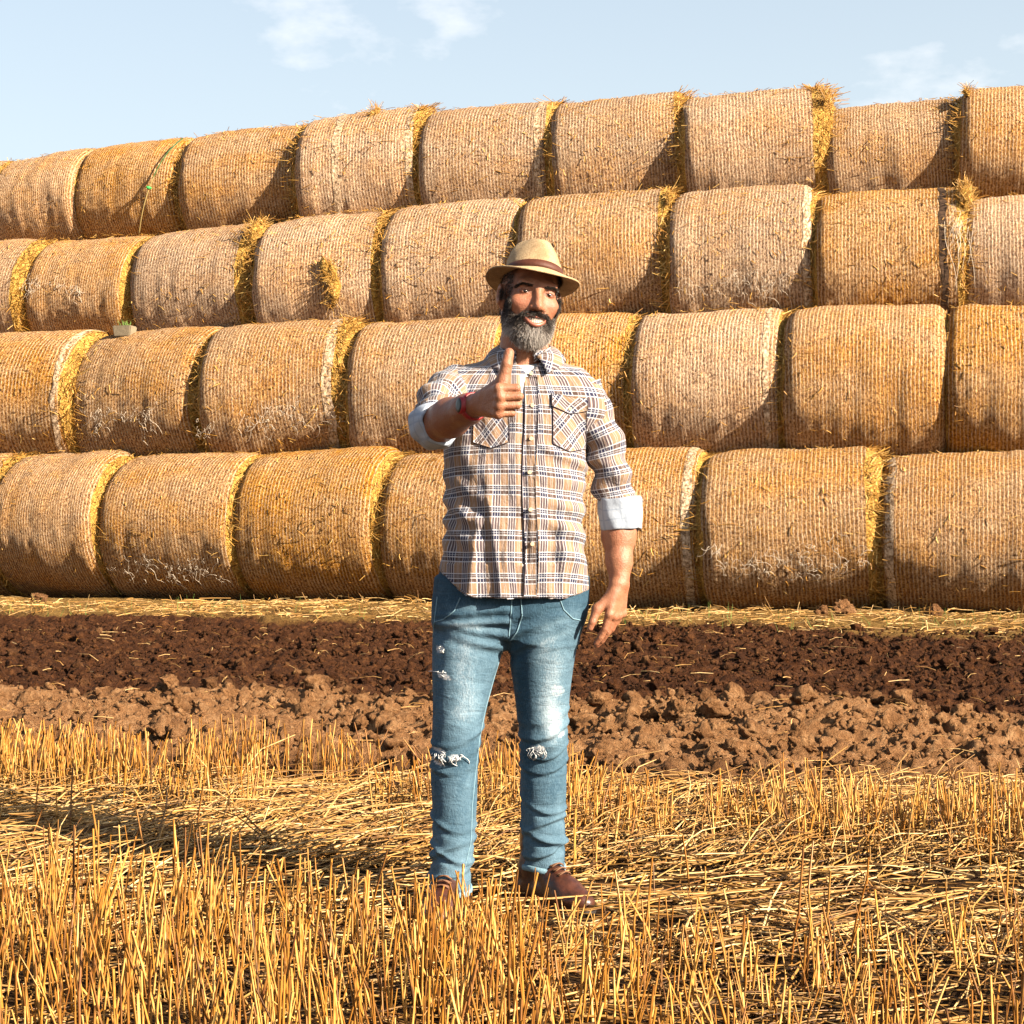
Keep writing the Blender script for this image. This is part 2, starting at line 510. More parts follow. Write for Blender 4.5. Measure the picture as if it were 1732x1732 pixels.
# the man's feet (world x, y) - keep stalks out of the boots
FEET = [(-0.16, 4.84), (0.11, 5.02)]
def off_feet(x, y):
    ok = np.ones(len(x), bool)
    for fx, fy in FEET: ok &= (np.abs(x - fx) > 0.085) | (np.abs(y - fy + 0.05) > 0.19)
    return ok
def front_edge(x):    # far edge of the standing stubble in the foreground
    return np.interp(x, [-1.7, -1.0, -0.45, 0.0, 0.3, 0.9, 1.7], [5.05, 4.95, 4.80, 4.58, 4.50, 4.52, 4.62])
front_l = standing((-2.3, 0.05), (2.9, 5.2), 500, 0.17, 0.27, lambda x, y: infr(x, y) & (y < front_edge(x)) & off_feet(x, y))
front_r = standing((0.05, 2.3), (2.9, 5.2), 420, 0.11, 0.20, lambda x, y: infr(x, y) & (y < front_edge(x)) & off_feet(x, y), lean=0.16)
sparse = standing((-2.6, 2.6), (4.4, 6.3), 22, 0.12, 0.26, lambda x, y: infr(x, y) & off_feet(x, y), lean=0.2)
emit('foreground_stubble', 'golden cut straw stubble standing in the foreground', M_stub, [front_l, front_r, sparse])

bx = lambda x, y: y + 0.2 * x
dens = lambda x, y: (vnoise(vec(x * 1.1, y * 2.5, 0 * x), 71) > -0.25 - 0.35 * (x < -0.9) + 0.1 * (x > 0.3))
back_a = standing((-3.3, 3.3), (5.4, 8.0), 760, 0.15, 0.27, lambda x, y: infr(x, y) & (bx(x, y) > np.interp(x, [-2.5, -1, 0.5, 2.5], [6.15, 6.0, 5.85, 5.75])) & (bx(x, y) < 7.05) & dens(x, y), lean=0.12, rad=(0.0024, 0.0044))
back_b = standing((-3.3, 3.3), (6.8, 8.2), 20, 0.10, 0.2, lambda x, y: infr(x, y) & (bx(x, y) > 7.0) & (bx(x, y) < 7.6), lean=0.3)
emit('rear_stubble', 'golden stubble rows standing in front of the ploughed strip', M_stub, [back_a, back_b])

any_ = lambda x, y: infr(x, y) & off_feet(x, y)
mat_ = lying(6800, (-2.8, 2.8), (4.3, 6.9), lambda x, y: any_(x, y) & (y > front_edge(x) - 0.35), 0.55, 0.75, 0.10, 0.40, 0.07, 0.16, rad=(0.0020, 0.0042), tint=(0.52, 0.36))
comb = lying(5300, (-2.8, 2.8), (5.4, 6.9), any_, 0.85, 0.35, 0.2, 0.45, 0.12, 0.38, tint=(0.5, 0.25))
under = lying(5200, (-2.4, 2.4), (3.0, 5.2), lambda x, y: any_(x, y), 0.4, 0.9, 0.10, 0.34, 0.03, 0.12, tint=(0.30, 0.30))
backl = lying(5000, (-3.2, 3.2), (6.3, 8.0), lambda x, y: infr(x, y) & (bx(x, y) < 7.3), 0.5, 0.8, 0.1, 0.3, 0.04, 0.15, tint=(0.45, 0.28))
emit('lying_straw', 'flattened pale straw covering the ground around the man', M_loose, [mat_, comb, under, backl])

sh = lambda x, y: soil_h(x, y)[0]
strp = lying(5200, (-5.8, 5.8), (14.3, 18.6), lambda x, y: (np.abs(x) < y * 0.31) & (y + 0.25 * x + 0.35 * vnoise(vec(x * 1.3, y * 1.3, 0 * x), 9) > 16.0), 0.3, 1.3, 0.08, 0.30, 0.07, 0.30, rad=(0.003, 0.006), hf=sh, tint=(0.62, 0.22))
soilst = lying(900, (-5, 5), (7.4, 15.5), lambda x, y: (np.abs(x) < y * 0.31) & (y + 0.2 * x > 7.2), 0.4, 1.2, 0.03, 0.15, 0.10, 0.5, rad=(0.0015, 0.003), hf=sh, tint=(0.6, 0.25))
strup = standing((-5.8, 5.8), (14.3, 18.4), 9, 0.06, 0.17, lambda x, y: (np.abs(x) < y * 0.31) & (y + 0.25 * x > 15.9), lean=0.5, rad=(0.0025, 0.004))
strup[0][:, 2] = sh(strup[0][:, 0], strup[0][:, 1])
strp = tuple(np.concatenate([a, b]) for a, b in zip(strp, strup))
emit('scattered_straw', 'pale straw strewn along the foot of the bales and over the soil', M_loose, [strp, soilst])

# a few green blades along the strip
n = 170
x = rng.uniform(-5.6, 5.6, n); s = rng.uniform(15.9, 16.9, n); y = s - 0.25 * x
D = vec(rng.normal(0, 0.35, n), rng.normal(0, 0.25, n), np.ones(n)); D /= np.linalg.norm(D, axis=1)[:, None]
V, F, ti = straws(vec(x, y, sh(x, y)), D, rng.uniform(0.05, 0.16, n), np.full(n, 0.003), np.zeros((n, 3)), rng.random(n), taper=0.2)
tg = NT('grass'); M_grass = tg.done(tg.ramp(tg.attr('tint'), [(0, (0.05, 0.10, 0.02)), (1, (0.14, 0.2, 0.04))]), 0.6)
tag(obj('grass_blades', V, F, M_grass, attrs={'tint': ti}), 'sparse green grass blades at the foot of the bales', 'grass', kind='stuff')

# ================================================================== straw bales
t = NT('netted straw'); c = t.coord(); rnd = t.objrand()
cs = t.math('MULTIPLY', rnd, 37.0)
cc = t.n.new('ShaderNodeVectorMath'); cc.operation = 'ADD'; t.l.new(c, cc.inputs[0])
t.l.new(t.comb(cs, t.math('MULTIPLY', cs, 1.7), t.math('MULTIPLY', cs, 0.6)), cc.inputs[1]); cc = cc.outputs[0]
x, y, z = t.sep(c)
warp = t.noise(cc, 2.2, 3)
fine = t.noise(t.mapping(cc, (1.5, 0.60, 0.60)), 58, 5, 0.75)       # chopped straw grain
fine2 = t.noise(t.mapping(cc, (1.5, 0.35, 0.35)), 80, 4, 0.75)
big = t.noise(cc, 1.6, 5, 0.6)
mid = t.noise(t.mapping(cc, (1.0, 0.45, 0.45)), 7, 4, 0.6)
xx = t.math('ADD', x, t.math('MULTIPLY', t.math('SUBTRACT', warp, 0.5), 0.022))
ph = t.math('MULTIPLY', xx, 2 * math.pi / 0.0228)
ln = t.math('SINE', t.math('ADD', ph, t.math('MULTIPLY', t.math('SUBTRACT', fine2, 0.5), 3.6)))
line = t.rangem(ln, 0.25, 0.95)
vis = t.rangem(mid, 0.30, 0.62, 0.30, 1.0)                          # where the threads show
line = t.math('MULTIPLY', line, vis)
straw = t.ramp(fine, [(0.35, (0.020, 0.006, 0.0008)), (0.44, (0.18, 0.062, 0.009)), (0.54, (0.42, 0.195, 0.042)), (0.70, (0.66, 0.42, 0.165))])
grey = t.mix(t.rangem(big, 0.36, 0.62, 0.0, 0.75), straw, t.ramp(fine, [(0.35, (0.024, 0.009, 0.003)), (0.44, (0.19, 0.088, 0.035)), (0.54, (0.42, 0.255, 0.13)), (0.70, (0.66, 0.50, 0.32))]))
thread = t.mix(t.rangem(fine2, 0.35, 0.65), (0.28, 0.155, 0.075), (0.72, 0.58, 0.43))
gap = t.math('MULTIPLY', t.rangem(ln, -0.95, -0.35, 1.0, 0.0), vis)
grey = t.mix(t.math('MULTIPLY', gap, 0.55), grey, (0.045, 0.014, 0.002))
col = t.mix(t.math('MULTIPLY', line, 0.60), grey, thread)
tone = t.rangem(rnd, 0, 1, 0.88, 1.10)
hs = t.n.new('ShaderNodeHueSaturation'); t.l.new(col, hs.inputs['Color']); t.l.new(tone, hs.inputs['Value'])
t.set(hs.inputs['Saturation'], t.rangem(t.math('FRACT', t.math('MULTIPLY', rnd, 7.3)), 0, 1, 0.85, 1.12))
hgt = t.math('ADD', t.math('MULTIPLY', line, 0.7), t.math('ADD', t.math('MULTIPLY', fine, 0.9), t.math('MULTIPLY', fine2, 0.6)))
M_net = t.done(hs.outputs[0], 0.75, t.bump(hgt, 0.9, 0.028), 0.2)

t = NT('bale end straw'); c = t.coord()
f1 = t.noise(c, 40, 5, 0.75); f2 = t.noise(t.mapping(c, (1, 1, 3)), 16, 5, 0.7)
col = t.ramp(f1, [(0.34, (0.09, 0.032, 0.003)), (0.48, (0.42, 0.215, 0.032)), (0.66, (0.70, 0.46, 0.13))])
M_end = t.done(col, 0.75, t.bump(t.math('ADD', f1, f2), 1.0, 0.04), 0.25)
M_thread = plain('net thread', (0.56, 0.47, 0.37), 0.6)

NU, NTH = 48, 120
def bale_variant(seed, shl, shr):
    """unit bale: axis x, length 1, radius 1 -> wrap mesh, end meshes; shl/shr = width of bare straw at the ends"""
    def surf(u, th, rag=0.0):
        U, T = np.meshgrid(u, th, indexing='ij')
        au = np.abs(U)
        r0 = 1 - 0.030 * au ** 3 - 0.13 * np.clip((au - 0.80) / 0.20, 0, 1) ** 2.4
        x = (U * 0.5).ravel(); y = (np.cos(T) * r0).ravel(); z = (np.sin(T) * r0).ravel()
        P = np.stack([x * 1.9, y, z], 1)
        d = 0.028 * vnoise(P * 1.5 + seed * 3.1, seed) + 0.006 * vnoise(P * np.array([4, 3, 3]) + seed, seed + 5) + 0.007 * vnoise(P * 14 + seed, seed + 9)
        d = d + 0.006 * vnoise(np.stack([x * 15, 0 * x, 0 * x + seed], 1), seed + 12)
        if rag: d = d + rag * (vnoise(P * 16 + seed, seed + 21) + 0.7 * vnoise(P * 33, seed + 22))
        # slump under its own weight happens in the placed object; here only the skin
        return np.stack([x, y * (1 + d), z * (1 + d)], 1)
    th = np.arange(NTH) / NTH * 2 * np.pi
    ul, ur = -1 + 2 * shl, 1 - 2 * shr
    u = np.linspace(ul, ur, NU)
    V = surf(u, th)
    # wandering net edges
    w = V.reshape(NU, NTH, 3)
    for row, sg in ((0, -1), (NU - 1, 1)):
        w[row, :, 0] += 0.008 * vnoise(np.stack([np.cos(th) * 3, np.sin(th) * 3, th * 0 + row], 1), seed + 40)
        w[row, :, 1:] *= 1.004
    V = w.reshape(-1, 3)
    wrap = make_mesh('bale_wrap', V, grid_faces(NU, NTH, wrap_v=True)[:, ::-1])
    wrap.materials.append(M_net)
    ends = []
    for sgn, u0 in ((-1, ul), (1, ur)):
        us = np.linspace(u0 - sgn * 0.02, sgn * 1.0, 8)
        A = surf(us, th, 0.011) * np.array([1, 0.990, 0.990])
        A = A.reshape(8, NTH, 3); edge = A[-1]
        K = 8
        rows = [A.reshape(-1, 3)]
        for q in np.linspace(1, 0.0, K)[1:-1]:
            e = edge * np.array([1, q, q])
            e[:, 0] = edge[:, 0] + sgn * (0.02 + 0.022 * (1 - q ** 2)) + vnoise(e * 6 + seed * 2, seed + 31) * 0.02 + vnoise(e * 15, seed + 33) * 0.018
            rows.append(e)
        Vc = np.vstack(rows + [np.array([[sgn * 0.54, 0, 0]])])
        nr_ = 8 + K - 2
        F = grid_faces(nr_, NTH, wrap_v=True)
        kk = np.arange(NTH); b_ = (nr_ - 1) * NTH
        tri = np.stack([b_ + kk, b_ + (kk + 1) % NTH, np.full(NTH, nr_ * NTH)], 1)
        if sgn > 0: F = F[:, ::-1]; tri = tri[:, ::-1]
        else: pass
        me = make_mesh('end_face', Vc, [F, tri]); me.materials.append(M_end); ends.append(me)
    # straw sticking out round the bare shoulders and here and there through the net
    def shaggy(n, x0, x1, q0, lmin, lmax, out, sd):
        th = rng.uniform(0, 6.28, n); ux = rng.uniform(x0, x1, n)
        au = np.abs(ux * 2)
        r0 = (1 - 0.030 * au ** 3 - 0.13 * np.clip((au - 0.80) / 0.20, 0, 1) ** 2.4) * q0
        P = np.stack([ux, np.cos(th) * r0, np.sin(th) * r0], 1)
        tg = rng.normal(0, 1, n)
        D = np.stack([rng.normal(0, sd, n) + np.sign(ux) * 0.25 * (au > 0.8), -np.sin(th) * tg + np.cos(th) * out, np.cos(th) * tg + np.sin(th) * out], 1)
        D /= np.linalg.norm(D, axis=1)[:, None]
        return P, D, rng.uniform(lmin, lmax, n)
    sets = [shaggy(int(500 + 9000 * shr), 0.5 - shr, 0.515, 0.985, 0.04, 0.15, 0.22, 0.5), shaggy(int(350 + 7000 * shl), -0.515, -0.5 + shl, 0.985, 0.04, 0.14, 0.2, 0.5),
            shaggy(520, -0.47, 0.47, 1.0, 0.02, 0.08, 0.16, 0.6)]
    P, D, L = (np.concatenate(a_) for a_ in zip(*sets)); n = len(P)
    V, F, ti = straws(P, D, L, rng.uniform(0.0026, 0.0050, n), rng.normal(0, 0.014, (n, 3)), np.clip(rng.normal(0.55, 0.25, n), 0, 1))
    fr = make_mesh('loose_straw', V, F, attrs={'tint': ti}); fr.materials.append(M_gold)
    return wrap, ends, fr
variants = [bale_variant(s, a_, b_) for s, a_, b_ in ((1, .012, .03), (2, .02, .07), (3, .01, .10), (4, .03, .05), (5, .015, .015), (6, .02, .085), (7, .01, .04), (8, .03, .12))]

RB = 0.80
# row axis lines (bottom row 0): foot of the wall runs from left-far to right-near
ax0 = np.array([-5.92, 20.6]); ax1 = np.array([4.91, 17.1])
tdir = (ax1 - ax0) / np.linalg.norm(ax1 - ax0)
nback = np.array([-tdir[1], tdir[0]])
WALL_YAW = math.atan2(tdir[1], tdir[0])
def on_line(px, row, fwd):
    """distance along the wall of the point of row's axis line (shifted fwd towards the camera) seen at px"""
    o = ax0 + nback * (row * RB - fwd)
    k = (px - 866.0) / FPX
    s = (k * o[1] - o[0]) / (tdir[0] - k * tdir[1])
    return s
#      row, x0, x1, topL, topR, extra yaw, label detail
BALES = [
 # top row
 (3, -160, 2, 285, 266, 4, 'straw bale end showing at the far left end of the top row'),
 (3, 0, 148, 268, 248, -4, 'netted straw bale at the left edge of the top row, left of the strap'),
 (3, 145, 322, 250, 232, -4, 'netted top row straw bale with a green strap slanting over it'),
 (3, 318, 518, 232, 206, 5, 'top row straw bale just right of the green strap'),
 (3, 515, 722, 205, 176, 6, 'top row straw bale with a torn tuft on its crest and wide white band'),
 (3, 716, 940, 192, 166, 7, 'top row straw bale standing up and left of the man\'s hat'),
 (3, 934, 1156, 182, 151, 7, 'top row straw bale straight above the man\'s hat brim'),
 (3, 1150, 1394, 172, 143, 8, 'highest straw bale of the top row, bright yellow right end'),
 (3, 1396, 1618, 185, 158, 3, 'lower-sitting straw bale right of the highest bale, top row'),
 (3, 1618, 1880, 152, 140, 4, 'straw bale in the top right corner of the photo'),
 # second row
 (2, -140, 66, 412, 402, -5, 'second row straw bale cut by the left edge, below the top row'),
 (2, 64, 244, 405, 398, -4, 'second row straw bale with a torn white patch of netting'),
 (2, 243, 446, 396, 376, -1, 'second row straw bale with a ragged golden right end'),
 (2, 446, 656, 376, 352, 5, 'second row straw bale with a round straw bulge bursting through'),
 (2, 655, 884, 356, 336, 5, 'second row straw bale immediately left of the man\'s hat'),
 (2, 880, 1132, 338, 312, 7, 'second row straw bale directly behind and right of the man\'s hat'),
 (2, 1130, 1374, 328, 310, 5, 'second row straw bale with frayed netting along its lower half'),
 (2, 1376, 1632, 330, 312, 5, 'second row straw bale with a dark band and shaggy right end'),
 (2, 1628, 1890, 338, 322, 3, 'second row straw bale cut by the right edge'),
 # third row
 (1, -110, 155, 572, 560, -4, 'third row straw bale cut by the left edge'),
 (1, 150, 366, 565, 552, -5, 'third row straw bale with pale frayed threads, second from left'),
 (1, 358, 602, 555, 533, 6, 'third row straw bale with white hanging threads and bright right rim'),
 (1, 600, 852, 548, 534, 4, 'third row straw bale behind the man\'s rolled-up cuff'),
 (1, 850, 1072, 538, 524, 5, 'third row straw bale behind the man\'s beard and shoulder'),
 (1, 1070, 1326, 533, 520, 4, 'third row straw bale right of the man\'s shoulder'),
 (1, 1325, 1598, 522, 512, 4, 'third row straw bale second from the right edge'),
 (1, 1597, 1880, 516, 508, 3, 'third row straw bale cut by the right edge'),
 # bottom row
 (0, -230, 20, 768, 762, 4, 'bottom row straw bale whose yellow end shows at the left edge'),
 (0, 10, 192, 768, 762, -4, 'bottom row straw bale with a broad shadow, first whole one on the left'),
 (0, 190, 424, 770, 764, -2, 'bottom row straw bale with white threads hanging near the ground'),
 (0, 420, 658, 764, 754, -2, 'bottom row straw bale second left of the man'),
 (0, 655, 925, 765, 762, 3, 'bottom row straw bale behind the man\'s left-hand side and hip'),
 (0, 922, 1188, 765, 758, 4, 'bottom row straw bale behind the man\'s hanging arm'),
 (0, 1185, 1484, 764, 752, 5, 'bottom row straw bale with fraying net and bright golden right rim'),
 (0, 1490, 1790, 768, 762, 2, 'bottom row straw bale at the right edge'),
]
# per bale: variant (how much bare straw shows at the ends), how far it stands forward
EXTRA = [(1, 0), (4, 0), (4, .07), (1, .12), (2, .10), (5, .08), (5, .05), (7, .06), (4, -.04), (4, .04),
         (5, -.05), (3, .03), (2, .10), (1, .10), (3, .06), (5, .06), (3, .02), (5, .02), (0, 0),
         (3, 0), (0, .05), (7, .12), (3, .06), (1, .05), (3, .04), (4, .06), (0, 0),
         (7, -.05), (0, 0), (3, .05), (0, .08), (0, .06), (3, .04), (5, .06), (4, 0)]
def bale(i, spec):
    row, x0, x1, tl, tr, ey, label = spec
    vi, fwd = EXTRA[i]
    s0, s1 = on_line(x0, row, 0.62 * RB), on_line(x1, row, 0.62 * RB)
    L = s1 - s0
    sm = (s0 + s1) / 2
    c2 = ax0 + tdir * sm + nback * (row * RB - fwd)
    ztop = []
    for s, ty in ((s0, tl), (s1, tr)):
        p = ax0 + tdir * s + nback * (row * RB - 0.1)
        ztop.append(CAM_H + (HOR - ty) / FPX * p[1])
    zt = (ztop[0] + ztop[1]) / 2
    tilt = max(-0.09, min(0.09, math.atan2(ztop[1] - ztop[0], L)))
    if row == 0:
        R = zt / 2 + 0.01; zc = R - 0.02
    else:
        nominal = RB + row * 1.386
        R = min(0.90, max(0.76, zt - nominal)); zc = zt - R
    e = empty('straw_bale', (c2[0], c2[1], zc))
    e.rotation_euler = (0, -tilt, WALL_YAW + R_(ey))
    tag(e, label, 'straw bale', 'round straw bales stacked in four rows')
    w, ends, fr = variants[vi]
    rot = rng.uniform(0, 6.28)
    sc = (L + 0.03, R * rng.uniform(0.98, 1.04), R)
    for nm, me in (('net_wrap', w), ('end_face', ends[0]), ('end_face', ends[1])):
        o = link(nm, me, None, e); o.scale = sc; o.rotation_euler = (rot, 0, 0)
    o = link('loose_straw', fr, None, e); o.scale = sc; o.rotation_euler = (rng.uniform(0, 6.28), 0, 0); o['kind'] = 'stuff'
    return e, L, R
bales = []
for i, sp in enumerate(BALES):
    bales.append(bale(i, sp))

# what fills the stack behind the front bales
def core():
    pts = []
    for row, zt in ((0, 1.2), (1, 2.6), (2, 4.0), (3, 5.3)):
        pass
    a = ax0 - tdir * 3.0; b = ax1 + tdir * 3.0
    prof = [(0.75, 0.02), (0.75, 1.0), (1.5, 1.2), (1.55, 2.4), (2.3, 2.6), (2.35, 3.8), (3.1, 4.0), (3.15, 4.9), (6.0, 4.9), (6.0, 0.02)]
    V = []
    n = 40
    for k in range(n):
        p = a + (b - a) * k / (n - 1)
        for d, z in prof:
            q = p + nback * d
            V.append((q[0], q[1], z))
    V = np.array(V); V = V + 0.04 * np.stack([fbm(V * 2, 3, 3), fbm(V * 2, 3, 4), fbm(V * 2, 3, 5)], 1)
    V[:, 2] = np.maximum(V[:, 2], 0)
    tag(obj('inner_straw', V, grid_faces(n, len(prof), wrap_v=True), M_end), 'packed straw filling the stack behind the front bales', 'straw', kind='stuff')
core()
# ================================================================== signed distance modelling (for the man)
class Field:
    def __init__(s, lo, hi, h):
        s.lo = np.array(lo, float); s.h = h
        s.n = np.ceil((np.array(hi) - s.lo) / h).astype(int) + 1
        s.v = np.full(s.n, 1.0, np.float32)
    def box(s, lo, hi):
        a = np.clip(np.floor((np.array(lo) - s.lo) / s.h).astype(int), 0, s.n)
        b = np.clip(np.ceil((np.array(hi) - s.lo) / s.h).astype(int) + 1, 0, s.n)
        sl = tuple(slice(i, j) for i, j in zip(a, b))
        ax = [s.lo[i] + s.h * np.arange(a[i], b[i]) for i in range(3)]
        X, Y, Z = np.meshgrid(*ax, indexing='ij')
        return sl, X.astype(np.float32), Y.astype(np.float32), Z.astype(np.float32)
    def _comb(s, sl, d, k, sub):
        a = s.v[sl]
        if sub:
            if k > 0:
                h = np.maximum(k - np.abs(a + d), 0) / k
                s.v[sl] = np.maximum(a, -d) + h * h * k * 0.25
            else: s.v[sl] = np.maximum(a, -d)
        else:
            if k > 0:
                h = np.maximum(k - np.abs(a - d), 0) / k
                s.v[sl] = np.minimum(a, d) - h * h * k * 0.25
            else: s.v[sl] = np.minimum(a, d)
    def cone(s, a, b, ra, rb, k=0.0, sub=False, flat=None):
        """tapered capsule; flat=(unit axis, factor) squashes it along an axis"""
        a = np.array(a, float); b = np.array(b, float)
        m = max(ra, rb) * (max(1, flat[1]) if flat else 1) + k + 3 * s.h
        sl, X, Y, Z = s.box(np.minimum(a, b) - m, np.maximum(a, b) + m)
        ba = b - a; L2 = float(ba @ ba) + 1e-12
        px, py, pz = X - a[0], Y - a[1], Z - a[2]
        t = np.clip((px * ba[0] + py * ba[1] + pz * ba[2]) / L2, 0, 1)
        dx, dy, dz = px - t * ba[0], py - t * ba[1], pz - t * ba[2]
        q = dx * dx + dy * dy + dz * dz
        if flat:
            ax, f = np.array(flat[0], float), flat[1]
            w = dx * ax[0] + dy * ax[1] + dz * ax[2]
            q = q + w * w * (1 / f ** 2 - 1)
        s._comb(sl, np.sqrt(np.maximum(q, 0)) - (ra + (rb - ra) * t), k, sub)
    def chain(s, pts, rads, k=0.0, flat=None):
        for i in range(len(pts) - 1):
            s.cone(pts[i], pts[i + 1], rads[i], rads[i + 1], k, False, flat)
    def ell(s, c, r, k=0.0, sub=False, M=None):
        """ellipsoid, M = 3x3 whose columns are the ellipsoid's axes"""
        c = np.array(c, float); r = np.array(r, float)
        m = r.max() + k + 3 * s.h
        sl, X, Y, Z = s.box(c - m, c + m)
        px, py, pz = X - c[0], Y - c[1], Z - c[2]
        if M is not None:
            M = np.asarray(M)
            px, py, pz = (px * M[0, i] + py * M[1, i] + pz * M[2, i] for i in range(3))
        k0 = np.sqrt((px / r[0]) ** 2 + (py / r[1]) ** 2 + (pz / r[2]) ** 2)
        k1 = np.sqrt((px / r[0] ** 2) ** 2 + (py / r[1] ** 2) ** 2 + (pz / r[2] ** 2) ** 2) + 1e-6
        s._comb(sl, k0 * (k0 - 1) / k1, k, sub)
    def loft(s, z, cx, cy, a, b, k=0.0, p=2.0):
        """vertical stack of superellipses"""
        z = np.array(z, float); o = np.argsort(z)
        zz = np.linspace(z.min(), z.max(), 240)
        f = lambda q: hermite(z[o], np.array(q, float)[o], zz)
        CX, CY, A, B = f(cx), f(cy), f(a), f(b)
        m = max(A.max(), B.max()) + k + 3 * s.h
        sl, X, Y, Z = s.box((CX.min() - m, CY.min() - m, z.min() - 0.03), (CX.max() + m, CY.max() + m, z.max() + 0.03))
        zc = np.clip(Z[0, 0], z.min(), z.max())
        g = lambda q: np.interp(zc, zz, q).astype(np.float32)[None, None, :]
        px, py = (X - g(CX)) / g(A), (Y - g(CY)) / g(B)
        d = ((np.abs(px) ** p + np.abs(py) ** p) ** (1 / p) - 1) * np.minimum(g(A), g(B))
        d = np.maximum(d, np.maximum(Z - z.max(), z.min() - Z))
        s._comb(sl, d, k, False)
    def mesh(s):
        v = s.v; ins = v < 0
        nx, ny, nz = v.shape
        anyc = np.zeros((nx - 1, ny - 1, nz - 1), bool); allc = np.ones_like(anyc)
        for dx in (0, 1):
            for dy in (0, 1):
                for dz in (0, 1):
                    q = ins[dx:nx - 1 + dx, dy:ny - 1 + dy, dz:nz - 1 + dz]
                    anyc |= q; allc &= q
        I, J, K = np.nonzero(anyc & ~allc)
        idx = np.full(anyc.shape, -1, np.int32); idx[I, J, K] = np.arange(len(I))
        acc = np.zeros((len(I), 3)); cnt = np.zeros(len(I))
        cs = [(a, b, c) for a in (0, 1) for b in (0, 1) for c in (0, 1)]
        for p in cs:
            for ax in range(3):
                if p[ax] == 0:
                    q = list(p); q[ax] = 1
                    va = v[I + p[0], J + p[1], K + p[2]].astype(float); vb = v[I + q[0], J + q[1], K + q[2]].astype(float)
                    m = (va < 0) != (vb < 0)
                    tt = np.where(m, va / np.where(va - vb == 0, 1, va - vb), 0)
                    for d in range(3):
                        acc[:, d] += np.where(m, p[d] + (tt if d == ax else 0), 0)
                    cnt += m
        V = s.lo + s.h * (np.stack([I, J, K], 1) + acc / cnt[:, None])
        F = []
        A = ins[:-1, 1:-1, 1:-1] != ins[1:, 1:-1, 1:-1]
        i, j, k = np.nonzero(A); j = j + 1; k = k + 1
        f = np.stack([idx[i, j - 1, k - 1], idx[i, j, k - 1], idx[i, j, k], idx[i, j - 1, k]], 1)
        fl = ins[i, j, k]; f[~fl] = f[~fl][:, ::-1]; F.append(f)
        A = ins[1:-1, :-1, 1:-1] != ins[1:-1, 1:, 1:-1]
        i, j, k = np.nonzero(A); i = i + 1; k = k + 1
        f = np.stack([idx[i - 1, j, k - 1], idx[i - 1, j, k], idx[i, j, k], idx[i, j, k - 1]], 1)
        fl = ins[i, j, k]; f[~fl] = f[~fl][:, ::-1]; F.append(f)
        A = ins[1:-1, 1:-1, :-1] != ins[1:-1, 1:-1, 1:]
        i, j, k = np.nonzero(A); i = i + 1; j = j + 1
        f = np.stack([idx[i - 1, j - 1, k], idx[i, j - 1, k], idx[i, j, k], idx[i - 1, j, k]], 1)
        fl = ins[i, j, k]; f[~fl] = f[~fl][:, ::-1]; F.append(f)
        F = np.vstack(F); F = F[(F >= 0).all(1)]
        return V, F

def hermite(xs, ys, x):
    m = np.gradient(ys, xs)
    i = np.clip(np.searchsorted(xs, x) - 1, 0, len(xs) - 2)
    h = xs[i + 1] - xs[i]; t = (x - xs[i]) / h
    return ((2 * t ** 3 - 3 * t ** 2 + 1) * ys[i] + (t ** 3 - 2 * t ** 2 + t) * h * m[i]
            + (-2 * t ** 3 + 3 * t ** 2) * ys[i + 1] + (t ** 3 - t ** 2) * h * m[i + 1])

def vnormals(V, F):
    n = np.cross(V[F[:, 2]] - V[F[:, 0]], V[F[:, 3]] - V[F[:, 1]])
    N = np.zeros_like(V)
    for k in range(4): np.add.at(N, F[:, k], n)
    return N / (np.linalg.norm(N, axis=1)[:, None] + 1e-12)

def relax(V, F, it=2, lam=0.5):
    for _ in range(it):
        acc = np.zeros_like(V); cnt = np.zeros(len(V))
        for a, b in ((0, 1), (1, 2), (2, 3), (3, 0)):
            np.add.at(acc, F[:, a], V[F[:, b]]); np.add.at(cnt, F[:, a], 1)
            np.add.at(acc, F[:, b], V[F[:, a]]); np.add.at(cnt, F[:, b], 1)
        V = V + lam * (acc / cnt[:, None] - V)
    return V

def unit(v): v = np.array(v, float); return v / np.linalg.norm(v)
def gauss(x, w): return np.exp(-(x / w) ** 2)
MY = 4.95
def mpx(px, py, dep=0.0):
    """photo pixel -> man-local point at depth offset dep from the man's plane"""
    d = MY + dep
    return np.array([(px - 866) / FPX * d, dep, CAM_H - (py - HOR) / FPX * d])

# ------------------------------------------------------------------ materials of the man
t = NT('skin'); c = t.coord()
n1 = t.noise(c, 45, 5); n2 = t.noise(c, 260, 3)
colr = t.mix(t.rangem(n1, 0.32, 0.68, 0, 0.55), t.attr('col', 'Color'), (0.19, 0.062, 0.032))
colr = t.mix(t.rangem(n2, 0.35, 0.7, 0, 0.30), colr, (0.16, 0.06, 0.032))
t.b.inputs['Subsurface Weight'].default_value = 0.06
t.b.inputs['Subsurface Scale'].default_value = 0.01
M_skin = t.done(colr, 0.48, t.bump(t.math('ADD', n1, t.math('MULTIPLY', n2, 0.7)), 0.5, 0.005), 0.35)

